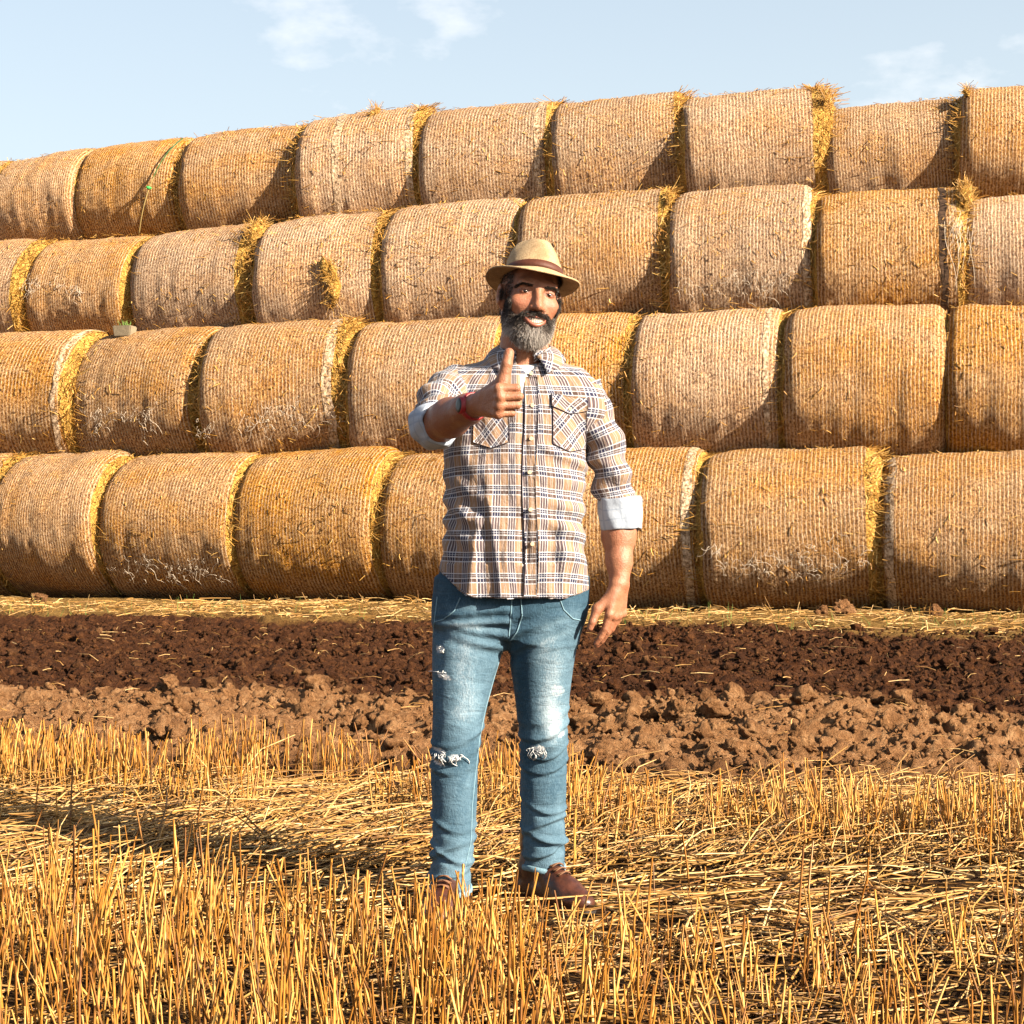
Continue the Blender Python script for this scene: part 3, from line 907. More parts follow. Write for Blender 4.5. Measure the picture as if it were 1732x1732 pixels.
def plaid_mat(name, rot=0.0):
    t = NT(name)
    u, v = t.attr('u'), t.attr('v')
    if rot:
        cr_, sr = math.cos(rot), math.sin(rot)
        u, v = (t.math('ADD', t.math('MULTIPLY', u, cr_), t.math('MULTIPLY', v, sr)), t.math('SUBTRACT', t.math('MULTIPLY', v, cr_), t.math('MULTIPLY', u, sr)))
    def dist(x, per, c):   # distance to nearest stripe centre, in metres
        f = t.math('FRACT', t.math('ADD', t.math('DIVIDE', t.math('SUBTRACT', x, c), per), 100.5))
        return t.math('MULTIPLY', t.math('ABSOLUTE', t.math('SUBTRACT', f, 0.5)), per)
    def line(x, per, c, hw, soft=0.0007):
        return t.rangem(dist(x, per, c), hw - soft, hw + soft, 1.0, 0.0)
    mx = lambda a, b: t.math('MAXIMUM', a, b)
    PU, PV = 0.0545, 0.0575
    navy = mx(mx(line(u, PU, 0, 0.0022), line(u, PU, 0.0086, 0.0021)), line(u, PU, -0.0086, 0.0021))
    whu = mx(mx(line(u, PU, 0.0043, 0.0009), line(u, PU, -0.0043, 0.0009)), mx(line(u, PU, 0.0125, 0.0012), line(u, PU, -0.0125, 0.0012)))
    whu = mx(whu, t.math('MULTIPLY', mx(line(u, PU, 0.0245, 0.0009), line(u, PU, 0.030, 0.0009)), 0.55))
    vband = line(u, PU, 0, 0.0130)
    band = line(v, PV, 0, 0.0114)
    band = t.math('MULTIPLY', band, t.math('SUBTRACT', 1.0, line(v, PV, 0, 0.0016)))
    whv = mx(line(v, PV, 0, 0.0014), mx(line(v, PV, 0.0125, 0.0014), line(v, PV, -0.0125, 0.0014)))
    whv = mx(whv, t.math('MULTIPLY', line(v, PV, 0.0062, 0.0008), 0.7))
    tan = (0.215, 0.132, 0.080); brown = (0.036, 0.020, 0.022); nav = (0.003, 0.008, 0.036)
    col = t.mix(t.math('MULTIPLY', vband, 0.38), tan, (0.070, 0.066, 0.090))
    col = t.mix(t.math('MULTIPLY', band, 0.86), col, brown)
    col = t.mix(t.math('MULTIPLY', t.math('MULTIPLY', band, vband), 0.93), col, nav)
    col = t.mix(t.math('MULTIPLY', navy, t.math('ADD', 0.70, t.math('MULTIPLY', band, 0.25))), col, nav)
    col = t.mix(t.math('MULTIPLY', whu, 0.66), col, (0.42, 0.43, 0.47))
    col = t.mix(t.math('MULTIPLY', whv, 0.75), col, (0.42, 0.43, 0.47))
    c = t.coord(); n = t.noise(c, 220, 3); n2 = t.noise(c, 22, 4)
    col = t.mix(t.rangem(n, 0.3, 0.7, 0, 0.18), col, (0.12, 0.08, 0.06))
    t.b.inputs['Sheen Weight'].default_value = 0.08
    return t.done(col, 0.85, t.bump(t.math('ADD', t.math('MULTIPLY', n, 0.15), t.math('ADD', n2, t.math('MULTIPLY', t.noise(t.mapping(c, (26, 26, 9)), 1.0, 4, 0.6, 0.8), 1.4))), 0.6, 0.010), 0.2)
M_plaid = plaid_mat('plaid cotton')
M_bias = plaid_mat('plaid cotton on the bias', R_(45))
# light inside of the rolled sleeves, with a faint check showing through
t = NT('cuff lining'); u, v = t.attr('u'), t.attr('v')
f = lambda x, per: t.math('MULTIPLY', t.math('ABSOLUTE', t.math('SUBTRACT', t.math('FRACT', t.math('ADD', t.math('DIVIDE', x, per), 100.5)), 0.5)), per)
ck = t.math('MAXIMUM', t.rangem(f(u, 0.05), 0.002, 0.006, 1, 0), t.rangem(f(v, 0.03), 0.001, 0.003, 1, 0))
M_cuff = t.done(t.mix(t.math('MULTIPLY', ck, 0.28), (0.29, 0.325, 0.385), (0.09, 0.12, 0.19)), 0.85, t.bump(t.noise(t.coord(), 40, 4), 0.4, 0.006), 0.2)

t = NT('denim'); c = t.coord()
x, y, z = t.sep(c)
tw = t.noise(t.mapping(c, (1, 1, 0.35)), 330, 3, 0.7)
md = t.noise(t.mapping(c, (1, 1, 0.6)), 16, 5, 0.65)
fade = t.math('ADD', t.attr('fade'), t.math('MULTIPLY', t.math('SUBTRACT', md, 0.5), 0.55))
fade = t.math('ADD', fade, t.math('MULTIPLY', t.math('SUBTRACT', tw, 0.5), 0.5))
colr = t.ramp(fade, [(0.0, (0.004, 0.015, 0.030)), (0.35, (0.022, 0.054, 0.085)), (0.68, (0.078, 0.135, 0.182)), (1.0, (0.26, 0.32, 0.37))])
colr = t.mix(t.attr('worn'), colr, t.mix(t.rangem(t.noise(c, 190, 3), 0.4, 0.6), (0.55, 0.53, 0.52), (0.24, 0.29, 0.34)))
cre = t.noise(t.mapping(c, (9, 9, 26)), 1.0, 4, 0.6, 0.6)
M_denim = t.done(colr, 0.85, t.bump(t.math('ADD', t.math('MULTIPLY', tw, 0.35), t.math('ADD', t.math('MULTIPLY', md, 0.5), t.math('MULTIPLY', cre, 1.6))), 0.6, 0.010), 0.2)
M_hem = plain('denim hem', (0.12, 0.20, 0.25), 0.85, 0.2, 200)
M_white = plain('white cotton', (0.50, 0.50, 0.50), 0.85, 0.2, 60)
M_leather = plain('brown leather', (0.045, 0.013, 0.006), 0.42, 0.5, 45, 0.004, 0.35)
M_sole = plain('dark rubber', (0.02, 0.015, 0.012), 0.7)
M_lace = plain('boot lace', (0.13, 0.06, 0.03), 0.7)
M_strap = plain('red strap', (0.22, 0.010, 0.014), 0.45, 0.4)
M_dial = plain('watch glass', (0.006, 0.007, 0.008), 0.35, 0.25)
M_dialw = plain('watch digits', (0.35, 0.40, 0.38), 0.5)
M_button = plain('pale button', (0.55, 0.42, 0.27), 0.35, 0.5)
M_seam = plain('dark seam', (0.035, 0.025, 0.03), 0.85)
t = NT('hat cloth'); c = t.coord(); n = t.noise(c, 420, 3); n2 = t.noise(c, 9, 4)
M_hat = t.done(t.mix(t.rangem(n2, 0.48, 0.70, 0, 0.6), t.mix(t.rangem(n, 0.35, 0.65), (0.25, 0.162, 0.082), (0.42, 0.30, 0.175)), (0.12, 0.070, 0.032)), 0.8, t.bump(n, 0.5, 0.003), 0.2)
M_band = plain('brown hat band', (0.062, 0.018, 0.008), 0.6, 0.3, 150)
M_tooth = plain('teeth', (0.55, 0.49, 0.41), 0.25, 0.5)
M_lip = plain('lips', (0.25, 0.085, 0.055), 0.4, 0.4)
M_eye = plain('eye white', (0.15, 0.125, 0.115), 0.2, 0.5)
M_iris = plain('dark iris', (0.018, 0.010, 0.007), 0.15, 0.5)
t = NT('hair'); M_hair = t.done(t.ramp(t.attr('tint'), [(0, (0.008, 0.006, 0.005)), (0.45, (0.045, 0.030, 0.022)), (0.7, (0.22, 0.18, 0.155)), (1, (0.55, 0.50, 0.46))]), 0.5, None, 0.35)

# ------------------------------------------------------------------ the man
man = empty('person', (0, MY, 0))
tag(man, 'bearded man in straw-coloured hat, plaid shirt and ripped jeans giving a thumbs up', 'person')

# head frame: x = his left-right (image right), y = back, z = up
def rotm(yaw, pitch, roll):
    return np.array(Matrix.Rotation(roll, 3, 'Y') @ Matrix.Rotation(yaw, 3, 'Z') @ Matrix.Rotation(pitch, 3, 'X'))
HM = rotm(R_(14), R_(-3), R_(8))
HC = np.array([0.050, -0.03, 1.707])
def H(x, y, z): return HC + HM @ np.array([x, y, z])

body = Field((-0.30, -0.70, 0.70), (0.42, 0.15, 1.86), 0.0022)
# -- head
body.ell(H(0, 0.018, 0.040), (0.078, 0.097, 0.088), M=HM)
body.ell(H(0, -0.022, -0.040), (0.065, 0.072, 0.088), 0.03, M=HM)
body.ell(H(0, -0.060, -0.100), (0.034, 0.030, 0.028), 0.03, M=HM)
for s in (-1, 1):
    body.cone(H(s * 0.051, 0.0, -0.072), H(s * 0.018, -0.062, -0.108), 0.017, 0.017, 0.03)
    body.ell(H(s * 0.046, -0.057, -0.029), (0.023, 0.022, 0.020), 0.022, M=HM)       # lifted cheeks
    body.ell(H(s * 0.075, 0.012, -0.008), (0.009, 0.017, 0.032), 0.006, M=HM)        # ears
    body.ell(H(s * 0.085, 0.010, -0.004), (0.007, 0.019, 0.030), 0.006, M=HM)
    body.ell(H(s * 0.091, 0.002, -0.004), (0.006, 0.009, 0.017), 0.004, True, M=HM)
body.cone(H(-0.042, -0.075, 0.023), H(0.042, -0.075, 0.023), 0.0135, 0.0135, 0.018)
for s in (-1, 1):
    body.ell(H(s * 0.034, -0.094, 0.002), (0.020, 0.014, 0.0115), 0.012, True, M=HM)  # eye sockets
    body.ell(H(s * 0.034, -0.071, 0.002), (0.0170, 0.0140, 0.0125), 0.005, M=HM)      # lids
    body.ell(H(s * 0.034, -0.089, 0.0005), (0.0150, 0.0100, 0.0030), 0.001, True, M=HM)
body.cone(H(0, -0.082, 0.018), H(0.0, -0.108, -0.040), 0.0082, 0.0122, 0.013)
for s in (-1, 1): body.cone(H(s * 0.021, -0.098, -0.046), H(s * 0.037, -0.081, -0.070), 0.0022, 0.0022, 0.006, True)
for s in (-1, 1): body.ell(H(s * 0.0135, -0.096, -0.043), (0.0085, 0.010, 0.008), 0.007, M=HM)
for s in (-1, 1): body.ell(H(s * 0.007, -0.103, -0.0535), (0.0035, 0.005, 0.004), 0.002, True, M=HM)
body.ell(H(0, -0.080, -0.074), (0.030, 0.024, 0.020), 0.012, M=HM)                    # muzzle
body.ell(H(0, -0.104, -0.0785), (0.0320, 0.018, 0.0095), 0.003, True, M=HM)           # open smile
# -- neck and trunk
body.chain([(0.03, 0.0, 1.66), (0.035, 0.01, 1.57), (0.02, 0.02, 1.49)], [0.060, 0.061, 0.068], 0.03)
body.loft([1.10, 1.25, 1.38, 1.46, 1.53], [0.005, 0.005, 0.01, 0.012, 0.02], [0.0, 0, 0.005, 0.015, 0.02],
          [0.15, 0.155, 0.165, 0.145, 0.06], [0.09, 0.095, 0.10, 0.085, 0.06], 0.03)
# -- his right arm (reaching at the camera)
SR = np.array([-0.165, 0.0, 1.445]); ER = mpx(742, 716, -0.235); WR = mpx(811, 683, -0.455)
body.chain([SR, ER], [0.050, 0.046], 0.02)
fa = unit(WR - ER)
body.chain([ER, ER + 0.30 * (WR - ER), ER + 0.72 * (WR - ER), WR], [0.049, 0.050, 0.038, 0.0295], 0.02)
# -- his left arm (hanging)
SL = np.array([0.200, 0.005, 1.435]); EL = np.array([0.298, 0.02, 1.125]); WL = np.array([0.297, -0.045, 0.915])
body.chain([SL, np.array([0.258, 0.012, 1.285]), EL], [0.048, 0.040, 0.043], 0.02)
body.chain([EL, EL + 0.38 * (WL - EL), EL + 0.72 * (WL - EL), WL], [0.046, 0.0455, 0.034, 0.0275], 0.02)

def hand(W, a, w, n, curls, scale=1.0, thumb=None, spread=0.0, trad=None):
    a, w, n = unit(a), unit(w), unit(n)
    Ls = [0.090, 0.093, 0.087, 0.078]; of = [-0.031, -0.0105, 0.0100, 0.0290]
    seg = [(0.042, 0.026, 0.022), (0.046, 0.030, 0.023), (0.043, 0.028, 0.023), (0.034, 0.021, 0.020)]
    M = [W + scale * (a * Ls[i] + w * of[i]) for i in range(4)]
    for i in range(4):
        body.cone(W + w * of[i] * 0.55 * scale + a * 0.004, M[i], 0.0165 * scale, 0.0125 * scale, 0.013 * scale)
    body.ell(W + scale * (a * 0.045 - n * 0.012), np.array([0.045, 0.034, 0.014]) * scale, 0.015, M=np.stack([a, w, n], 1))
    for i in range(4):
        p = M[i].copy(); ang = 0; r = [0.0112, 0.0104, 0.0096, 0.0082] if i < 3 else [0.0100, 0.0092, 0.0085, 0.0072]
        for j in range(3):
            ang += R_(curls[i][j])
            d = unit(a * math.cos(ang) - n * math.sin(ang) + w * spread * (i - 1.5))
            q = p + d * seg[i][j] * scale
            body.cone(p, q, r[j] * scale, r[j + 1] * scale, 0.0022)
            if j == 0: body.ell(p + n * 0.002, np.array([0.0125] * 3) * scale, 0.006)
            p = q
    if thumb:
        for j in range(len(thumb) - 1):
            body.cone(thumb[j], thumb[j + 1], trad[j], trad[j + 1], 0.009 if j < 2 else 0.004)
# thumbs-up fist
ha = unit([0.50, -0.86, 0.0]); hw = unit([0.06, 0.0, -1.0]); hn = -np.cross(ha, hw)
WRh = mpx(815, 682, -0.465)
hand(WRh, ha, hw, hn, [(66, 100, 55), (68, 102, 55), (70, 104, 55), (72, 106, 55)], 1.03,
     thumb=[WRh + ha * 0.022 - hw * 0.020 - hn * 0.004, mpx(851, 645, -0.52), mpx(857, 616, -0.525), mpx(861, 597, -0.515)], trad=[0.0195, 0.0172, 0.0145, 0.0130])
# hanging hand
la = unit([-0.13, -0.10, -0.985]); lw = unit([0.62, 0.76, -0.10]); lw = unit(lw - la * (la @ lw)); ln_ = np.cross(lw, la)
if ln_[1] > 0: ln_ = -ln_
WLh = WL + np.array([0.0, -0.002, -0.004])
hand(WLh, la, lw, ln_, [(12, 14, 8), (16, 18, 10), (22, 22, 14), (28, 26, 16)], 0.98,
     thumb=[WLh + la * 0.025 - lw * 0.016, mpx(1010, 1030, -0.075), mpx(1002, 1052, -0.085), mpx(998, 1062, -0.085)], trad=[0.017, 0.0135, 0.0105, 0.0092])
V, F = body.mesh()
V = relax(V, F, 1, 0.4)
del body
L = (V - HC) @ HM          # head-local coordinates
N_ = vnormals(V, F)
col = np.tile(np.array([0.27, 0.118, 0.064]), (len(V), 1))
inhead = (L[:, 2] > -0.14) & (np.abs(L[:, 0]) < 0.12) & (np.abs(L[:, 1]) < 0.14)
def paint(mask, c):
    m = np.clip(mask, 0, 1)[:, None]; col[:] = col * (1 - m) + np.array(c) * m
for s in (-1, 1):
    paint(inhead * 0.35 * gauss(np.linalg.norm(L - [s * 0.045, -0.085, -0.03], axis=1), 0.025), (0.34, 0.095, 0.058))
    dx, dz = (L[:, 0] - s * 0.034) / 0.0185, (L[:, 2] - 0.0005) / 0.0050
    paint((L[:, 1] < -0.06) * inhead * 0.85 * np.exp(-(dx ** 2 + dz ** 2) ** 2), (0.045, 0.02, 0.014))
paint(inhead * (L[:, 1] < -0.07) * gauss(np.linalg.norm((L - [0, -0.10, -0.0775]) / [0.026, 0.03, 0.010], axis=1), 1.0), (0.22, 0.05, 0.04))
paint(inhead * np.maximum(sstep(0.030, 0.045, L[:, 2]) * sstep(-0.055, -0.035, L[:, 1]), sstep(0.030, 0.042, L[:, 1])) * (L[:, 2] > -0.06), (0.02, 0.012, 0.01))
paint(inhead * 0.8 * (L[:, 2] > -0.03) * sstep(-0.050, -0.040, L[:, 1]) * sstep(-0.008, -0.014, L[:, 1]) * (np.abs(L[:, 0]) > 0.055), (0.03, 0.016, 0.012))
lowp = sstep(0.0, 0.010, np.interp(np.abs(L[:, 0]), [0.0, 0.03, 0.05, 0.064, 0.075, 0.09], [-0.060, -0.062, -0.066, -0.050, 0.03, 0.03]) - L[:, 2])
notm = sstep(0.8, 1.3, (L[:, 0] / 0.033) ** 2 + ((L[:, 2] + 0.0795) / 0.0145) ** 2)
paint(inhead * 0.85 * lowp * notm * (L[:, 1] < -0.004) * ~((L[:, 1] > -0.035) & (L[:, 2] < -0.105)), (0.06, 0.042, 0.034))
# body hair and tan of the raised forearm, with its shade painted in
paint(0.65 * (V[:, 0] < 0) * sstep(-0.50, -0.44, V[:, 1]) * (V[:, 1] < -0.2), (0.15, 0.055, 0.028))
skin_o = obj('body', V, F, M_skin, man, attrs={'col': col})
headV, headN, headL = V[inhead], N_[inhead], L[inhead]

# eyes
for s in (-1, 1):
    bm = bmesh.new(); bmesh.ops.create_uvsphere(bm, u_segments=20, v_segments=14, radius=0.0128)
    me = bpy.data.meshes.new('eye'); bm.to_mesh(me); bm.free(); me.polygons.foreach_set('use_smooth', np.ones(len(me.polygons), bool))
    e = link('eye', me, M_eye, man, H(s * 0.034, -0.0708, 0.0005))
    bm = bmesh.new(); bmesh.ops.create_uvsphere(bm, u_segments=16, v_segments=10, radius=0.0060)
    me = bpy.data.meshes.new('iris'); bm.to_mesh(me); bm.free(); me.polygons.foreach_set('use_smooth', np.ones(len(me.polygons), bool))
    q = HM @ np.array([-0.001, -0.0090, -0.0003])
    link('iris', me, M_iris, e, q)
# teeth and lips
xs = np.linspace(-0.0280, 0.0280, 11)
tparts = []
for a0, a1 in zip(xs[:-1], xs[1:]):
    g = []
    for q in (a0 + 0.0006, (a0 + a1) / 2, a1 - 0.0006):
        yb = -0.1000 + 14 * q * q + (0.0016 if q != (a0 + a1) / 2 else 0)
        for zz in (-0.0700, -0.0765, -0.0835): g.append(H(q, yb, zz + 9 * q * q))
    tparts.append((np.array(g), grid_faces(3, 3)))
V, F = merge(tparts); obj('teeth', V, F, M_tooth, man)
def lip(zoff, r, yo, k):
    q = np.linspace(-0.0335, 0.0335, 19)
    P = np.array([H(a, yo + 13 * a * a, zoff + k * a * a) for a in q])
    return tube(P, r * (1 - (np.abs(q) / 0.0348) ** 2.5) + 0.0008, 10)
V, F = merge([lip(-0.0905, 0.0050, -0.1025, 22), lip(-0.0685, 0.0018, -0.1015, 10)])
obj('lips', V, F, M_lip, man)

# ---- beard, moustache, sideburns, brows, hair: roots on the head surface
def hairs(idx, per, length, lsd, out, down, rad, tintf, jitter=0.0022):
    k = np.repeat(idx, per)
    P = headV[k] + rng.normal(0, jitter, (len(k), 3)) - headN[k] * 0.001
    Lc = headL[k]
    dn = HM @ np.array([0, 0.0, -1.0])
    D = headN[k] * out + dn[None] * down + rng.normal(0, 0.42, P.shape)
    # sweep sideways moustache / chin hair
    side = HM @ np.array([1.0, 0, 0])
    D += side[None] * (np.sign(Lc[:, :1]) * np.where(Lc[:, 2:3] > -0.08, 0.55, -0.12) * (np.abs(Lc[:, :1]) < 0.04))
    D /= np.linalg.norm(D, axis=1)[:, None]
    ln = length(Lc) * (1 + rng.normal(0, lsd, len(k))); ln = np.maximum(ln, 0.003)
    bend = dn[None] * (ln * 0.45)[:, None] + rng.normal(0, 0.0018, P.shape)
    return straws(P, D, ln, np.full(len(k), rad) * rng.uniform(0.7, 1.2, len(k)), bend, np.clip(tintf(Lc) + rng.normal(0, 0.20, len(k)), 0, 1), rings=4, sides=3, taper=0.35)
lx, ly, lz = np.abs(headL[:, 0]), headL[:, 1], headL[:, 2]
cheek = np.interp(lx, [0.0, 0.03, 0.05, 0.064, 0.075, 0.09], [-0.060, -0.062, -0.066, -0.050, 0.03, 0.03])
low = (lz < cheek) & (ly < -0.006) & (lz > -0.135)
mouth = ((headL[:, 0] / 0.036) ** 2 + ((lz + 0.0795 - 8 * lx ** 2) / 0.0155) ** 2 < 1) & (ly < -0.06)
must = (lx < 0.036) & (lz < -0.053 - 0.10 * (0 + lx)) & (lz > -0.068 - 0.3 * np.clip(lx - 0.02, 0, 1)) & (ly < -0.08)
neckcut = (ly > -0.035) & (lz < -0.105)
beard_idx = np.nonzero((low & ~mouth & ~neckcut & ~must))[0]
must_idx = np.nonzero(must & ~mouth)[0]
blen = lambda q: np.interp(q[:, 2], [-0.13, -0.105, -0.085, -0.05, 0.03], [0.008, 0.011, 0.010, 0.007, 0.004]) * np.interp(np.abs(q[:, 0]), [0, 0.03, 0.05, 0.07], [1.15, 1.0, 0.75, 0.6])
btint = lambda q: np.clip(np.interp(q[:, 2], [-0.13, -0.10, -0.088, -0.06, 0.0], [0.95, 0.88, 0.48, 0.28, 0.10])
                          + 0.26 * gauss(np.abs(q[:, 0]) - 0.066, 0.014) * sstep(-0.045, -0.075, q[:, 2]) - 0.25 * gauss(np.abs(q[:, 0]) - 0.038, 0.010), 0, 1)
step = max(1, len(beard_idx) // 3000)
V, F, ti = hairs(beard_idx[::step], 5, blen, 0.45, 0.75, 0.80, 0.00062, btint)
beard = obj('beard', V, F, M_hair, man, attrs={'tint': ti})
step = max(1, len(must_idx) // 320)
V, F, ti = hairs(must_idx[::step], 4, lambda q: 0.0085 + 0.15 * np.clip(np.abs(q[:, 0]) - 0.015, 0, 1), 0.2, 0.7, 0.45, 0.0009, lambda q: 0.10 + 0 * q[:, 0])
obj('moustache', V, F, M_hair, man, attrs={'tint': ti})
brow = (np.abs(lz - (0.0172 + 0.10 * np.clip(lx - 0.02, 0, 1) - 5.0 * np.clip(lx - 0.04, 0, 1) ** 2 * 8)) < 0.0027) & (lx > 0.015) & (lx < 0.057) & (ly < -0.05)
bi = np.nonzero(brow)[0]
for s in (-1, 1):
    k = bi[np.sign(headL[bi, 0]) == s]
    P = np.repeat(headV[k], 3, 0) + rng.normal(0, 0.0010, (3 * len(k), 3)); nn = np.repeat(headN[k], 3, 0)
    D = nn * 0.5 + (HM @ np.array([s * 1.0, 0, 0.15]))[None] + rng.normal(0, 0.2, P.shape); D /= np.linalg.norm(D, axis=1)[:, None]
    V, F, ti = straws(P, D, rng.uniform(0.004, 0.007, len(P)), np.full(len(P), 0.0007), np.zeros_like(P), rng.uniform(0, 0.3, len(P)), taper=0.4)
    obj('eyebrow', V, F, M_hair, man, attrs={'tint': ti})
hi = np.nonzero((lz > 0.03) & (ly > -0.03) & (lz < 0.075) | ((ly > 0.038) & (lz > -0.055) & (lz < 0.06)) | ((lx > 0.062) & (lz > -0.02) & (ly < -0.012) & (ly > -0.045) & (lz < 0.05)))[0]
step = max(1, len(hi) // 1500)
V, F, ti = hairs(hi[::step], 2, lambda q: 0.005 + 0 * q[:, 0], 0.2, 0.5, 0.9, 0.0010, lambda q: 0.12 + 0 * q[:, 0])
obj('hair', V, F, M_hair, man, attrs={'tint': ti})

# ------------------------------------------------------------------ hat
HM2 = rotm(R_(15), R_(-16), R_(10))
HH = H(0.003, 0.006, 0.046)
hat_e = empty('hat'); hat_e.parent = man
def hatp(A): return HH + A @ HM2.T
nr, nt = 10, 96
th = np.arange(nt) / nt * 2 * np.pi
ca, sa = np.cos(th), np.sin(th)                # ca: x, sa: y (back +)
AX, AY = 0.082, 0.101                          # head opening
BXr, BYr = 0.128, 0.143
rows = []
def brimz(q, ca, sa):
    side = np.abs(ca) ** 2
    return q * (-0.018 * np.clip(-sa, 0, 1) ** 1.5 + 0.004 * side + 0.012 * np.clip(sa, 0, 1) ** 2) - 0.012 * q ** 2 + 0.010 * q ** 3 * side
for lay in (0, 1):
    for q in np.linspace(0, 1, nr):
        r1, r2 = AX + (BXr - AX) * q, AY + (BYr - AY) * q
        rows.append(np.stack([r1 * ca, r2 * sa, brimz(q, ca, sa) + (0.0032 if lay == 0 else 0)], 1))
rows = rows[:nr] + rows[nr:][::-1]
V = hatp(np.vstack(rows)); F = grid_faces(2 * nr, nt, wrap_u=True, wrap_v=True)
obj('brim', V, F, M_hat, hat_e)
# stitched brim edge
P = hatp(np.stack([BXr * ca, BYr * sa, brimz(1.0, ca, sa) + 0.0016], 1)); P = np.vstack([P, P[:1]])
V, F = tube(P, 0.0027, 6, False); obj('brim_edge', V, F, M_hat, hat_e)
# crown with a centre crease and pinched front
zs = np.array([0, 0.012, 0.03, 0.05, 0.07, 0.085, 0.097, 0.104, 0.107, 0.106, 0.103, 0.100])
sc = np.array([1, 0.99, 0.96, 0.915, 0.855, 0.79, 0.70, 0.59, 0.46, 0.32, 0.16, 0.02])
zs2 = np.linspace(0, 11, 45); Zc = np.interp(zs2, np.arange(12), zs); Sc = np.interp(zs2, np.arange(12), sc)
rows = []
for zq, sq in zip(Zc, Sc):
    x = AX * sq * ca; y = AY * sq * sa
    up = np.clip((zq - 0.03) / 0.07, 0, 1)
    pinch = 1 - 0.48 * up * np.clip(-sa, 0, 1) ** 1.3
    x = x * pinch
    y = y - np.where(sa < 0, -1, 1) * 0.010 * up * np.abs(sa)
    z = zq + 0.010 * up * np.clip(-sa, 0, 1) - 0.006 * up * np.clip(sa, 0, 1)
    z = z - 0.020 * gauss(x, 0.014) * np.clip((zq - 0.088) / 0.014, 0, 1) * np.clip(1.1 - np.abs(sa * sq), 0, 1)
    # side dents
    x = x * (1 - 0.10 * up * gauss(sa + 0.45, 0.3))
    rows.append(np.stack([x, y, z], 1))
V = np.vstack(rows); V = V + 0.0015 * np.stack([vnoise(V * 30, 1), vnoise(V * 30, 2), vnoise(V * 30, 3)], 1)
obj('crown', hatp(V), grid_faces(len(zs2), nt, wrap_v=True), M_hat, hat_e)
rows = []
for zq, o_ in ((0.002, 0.0), (0.002, 0.0028), (0.013, 0.003), (0.025, 0.0024), (0.025, -0.001)):
    s_ = np.interp(zq, zs[:9], sc[:9])
    rows.append(np.stack([(AX * s_ + o_) * ca, (AY * s_ + o_) * sa, np.full(nt, zq)], 1))
obj('hat_band', hatp(np.vstack(rows)), grid_faces(5, nt, wrap_v=True), M_band, hat_e)

# ------------------------------------------------------------------ shirt
TY = R_(14)      # the trunk is turned a little to the right
tz = [0.86, 0.95, 1.05, 1.15, 1.25, 1.33, 1.40, 1.46, 1.50, 1.535, 1.565]
ta = [0.206, 0.206, 0.199, 0.197, 0.199, 0.202, 0.204, 0.190, 0.158, 0.112, 0.074]
tcx = [0.004, 0.005, 0.007, 0.008, 0.010, 0.012, 0.012, 0.012, 0.018, 0.028, 0.034]
tb = [0.142, 0.144, 0.146, 0.144, 0.140, 0.135, 0.128, 0.112, 0.094, 0.078, 0.068]
tcy = [-0.004, -0.006, -0.010, -0.010, -0.006, 0.0, 0.004, 0.010, 0.014, 0.016, 0.014]
sh_f = Field((-0.30, -0.24, 0.84), (0.36, 0.22, 1.60), 0.0042)
sh_f.loft(tz, tcx, tcy, ta, tb, 0, 2.25)
sh_f.cone(SR + np.array([0.03, 0.0, 0.0]), SR + np.array([-0.005, -0.03, -0.012]), 0.072, 0.070, 0.05)
sh_f.cone(SL + np.array([-0.03, 0.0, 0.0]), SL + np.array([0.012, 0.0, -0.03]), 0.070, 0.066, 0.05)
V, F = sh_f.mesh()
# hem: cut along a shirt-tail curve (drop faces below it), open collar V at the front
def hem_z(x, y):
    xr = (x - 0.010)
    return 0.878 + 0.075 * np.clip((-xr - 0.11) / 0.10, 0, 1) ** 1.5 + 0.020 * np.clip((xr - 0.13) / 0.08, 0, 1) ** 1.5
XB = 0.050        # button line
def trunk_folds(V):
    x, y, z = V.T
    d = 0.0030 * fbm(V * np.array([14, 10, 7]), 3, 50)
    # long soft drapes from the shoulders and pulls at the waist
    d += 0.0050 * np.sin(x * 62 + 2.2 * vnoise(V * 5, 51) + z * 9) * sstep(1.30, 0.95, z) * 0.6
    d += 0.0045 * np.sin((z + 0.5 * x) * 85 + 3 * vnoise(V * 6, 52)) * gauss(z - 1.10, 0.12) * sstep(0.02, 0.16, np.abs(x - 0.01)) * 0.8
    d += 0.0060 * gauss((z - 1.27) + 0.45 * (x - 0.12), 0.014) * sstep(0.04, 0.12, x)
    d += 0.0050 * gauss((z - 1.40) - 0.6 * (x + 0.15), 0.012) * sstep(-0.04, -0.12, x)
    d += 0.0050 * gauss((z - 1.34) - 0.5 * (x + 0.15), 0.012) * sstep(-0.02, -0.10, x)
    d += 0.0060 * gauss((x + 0.10 - 0.10 * (z - 1.0)), 0.012) * sstep(1.22, 1.0, z)
    d += 0.0045 * gauss((x + 0.045 + 0.12 * (z - 1.0)), 0.010) * sstep(1.3, 1.05, z)
    d -= 0.0050 * gauss((x - 0.032), 0.010) * (z < 1.49)
    d += 0.0040 * gauss((x - 0.135 + 0.05 * (z - 1.0)), 0.012) * sstep(1.25, 1.0, z)
    d = d * 1.9
    return np.where(z < 0.97, np.maximum(d, -0.001), d)
N_ = vnormals(V, F)
V = V + N_ * trunk_folds(V)[:, None]
def clean(V, F, keep):
    F = F[keep[F].all(1)]
    used = np.unique(F); mp = np.full(len(V), -1); mp[used] = np.arange(len(used))
    return V[used], mp[F]
zc = V[:, 2]
vee = (V[:, 1] < 0.0) & (zc > 1.490 + 1.10 * np.abs(V[:, 0] - (XB - 0.006)))
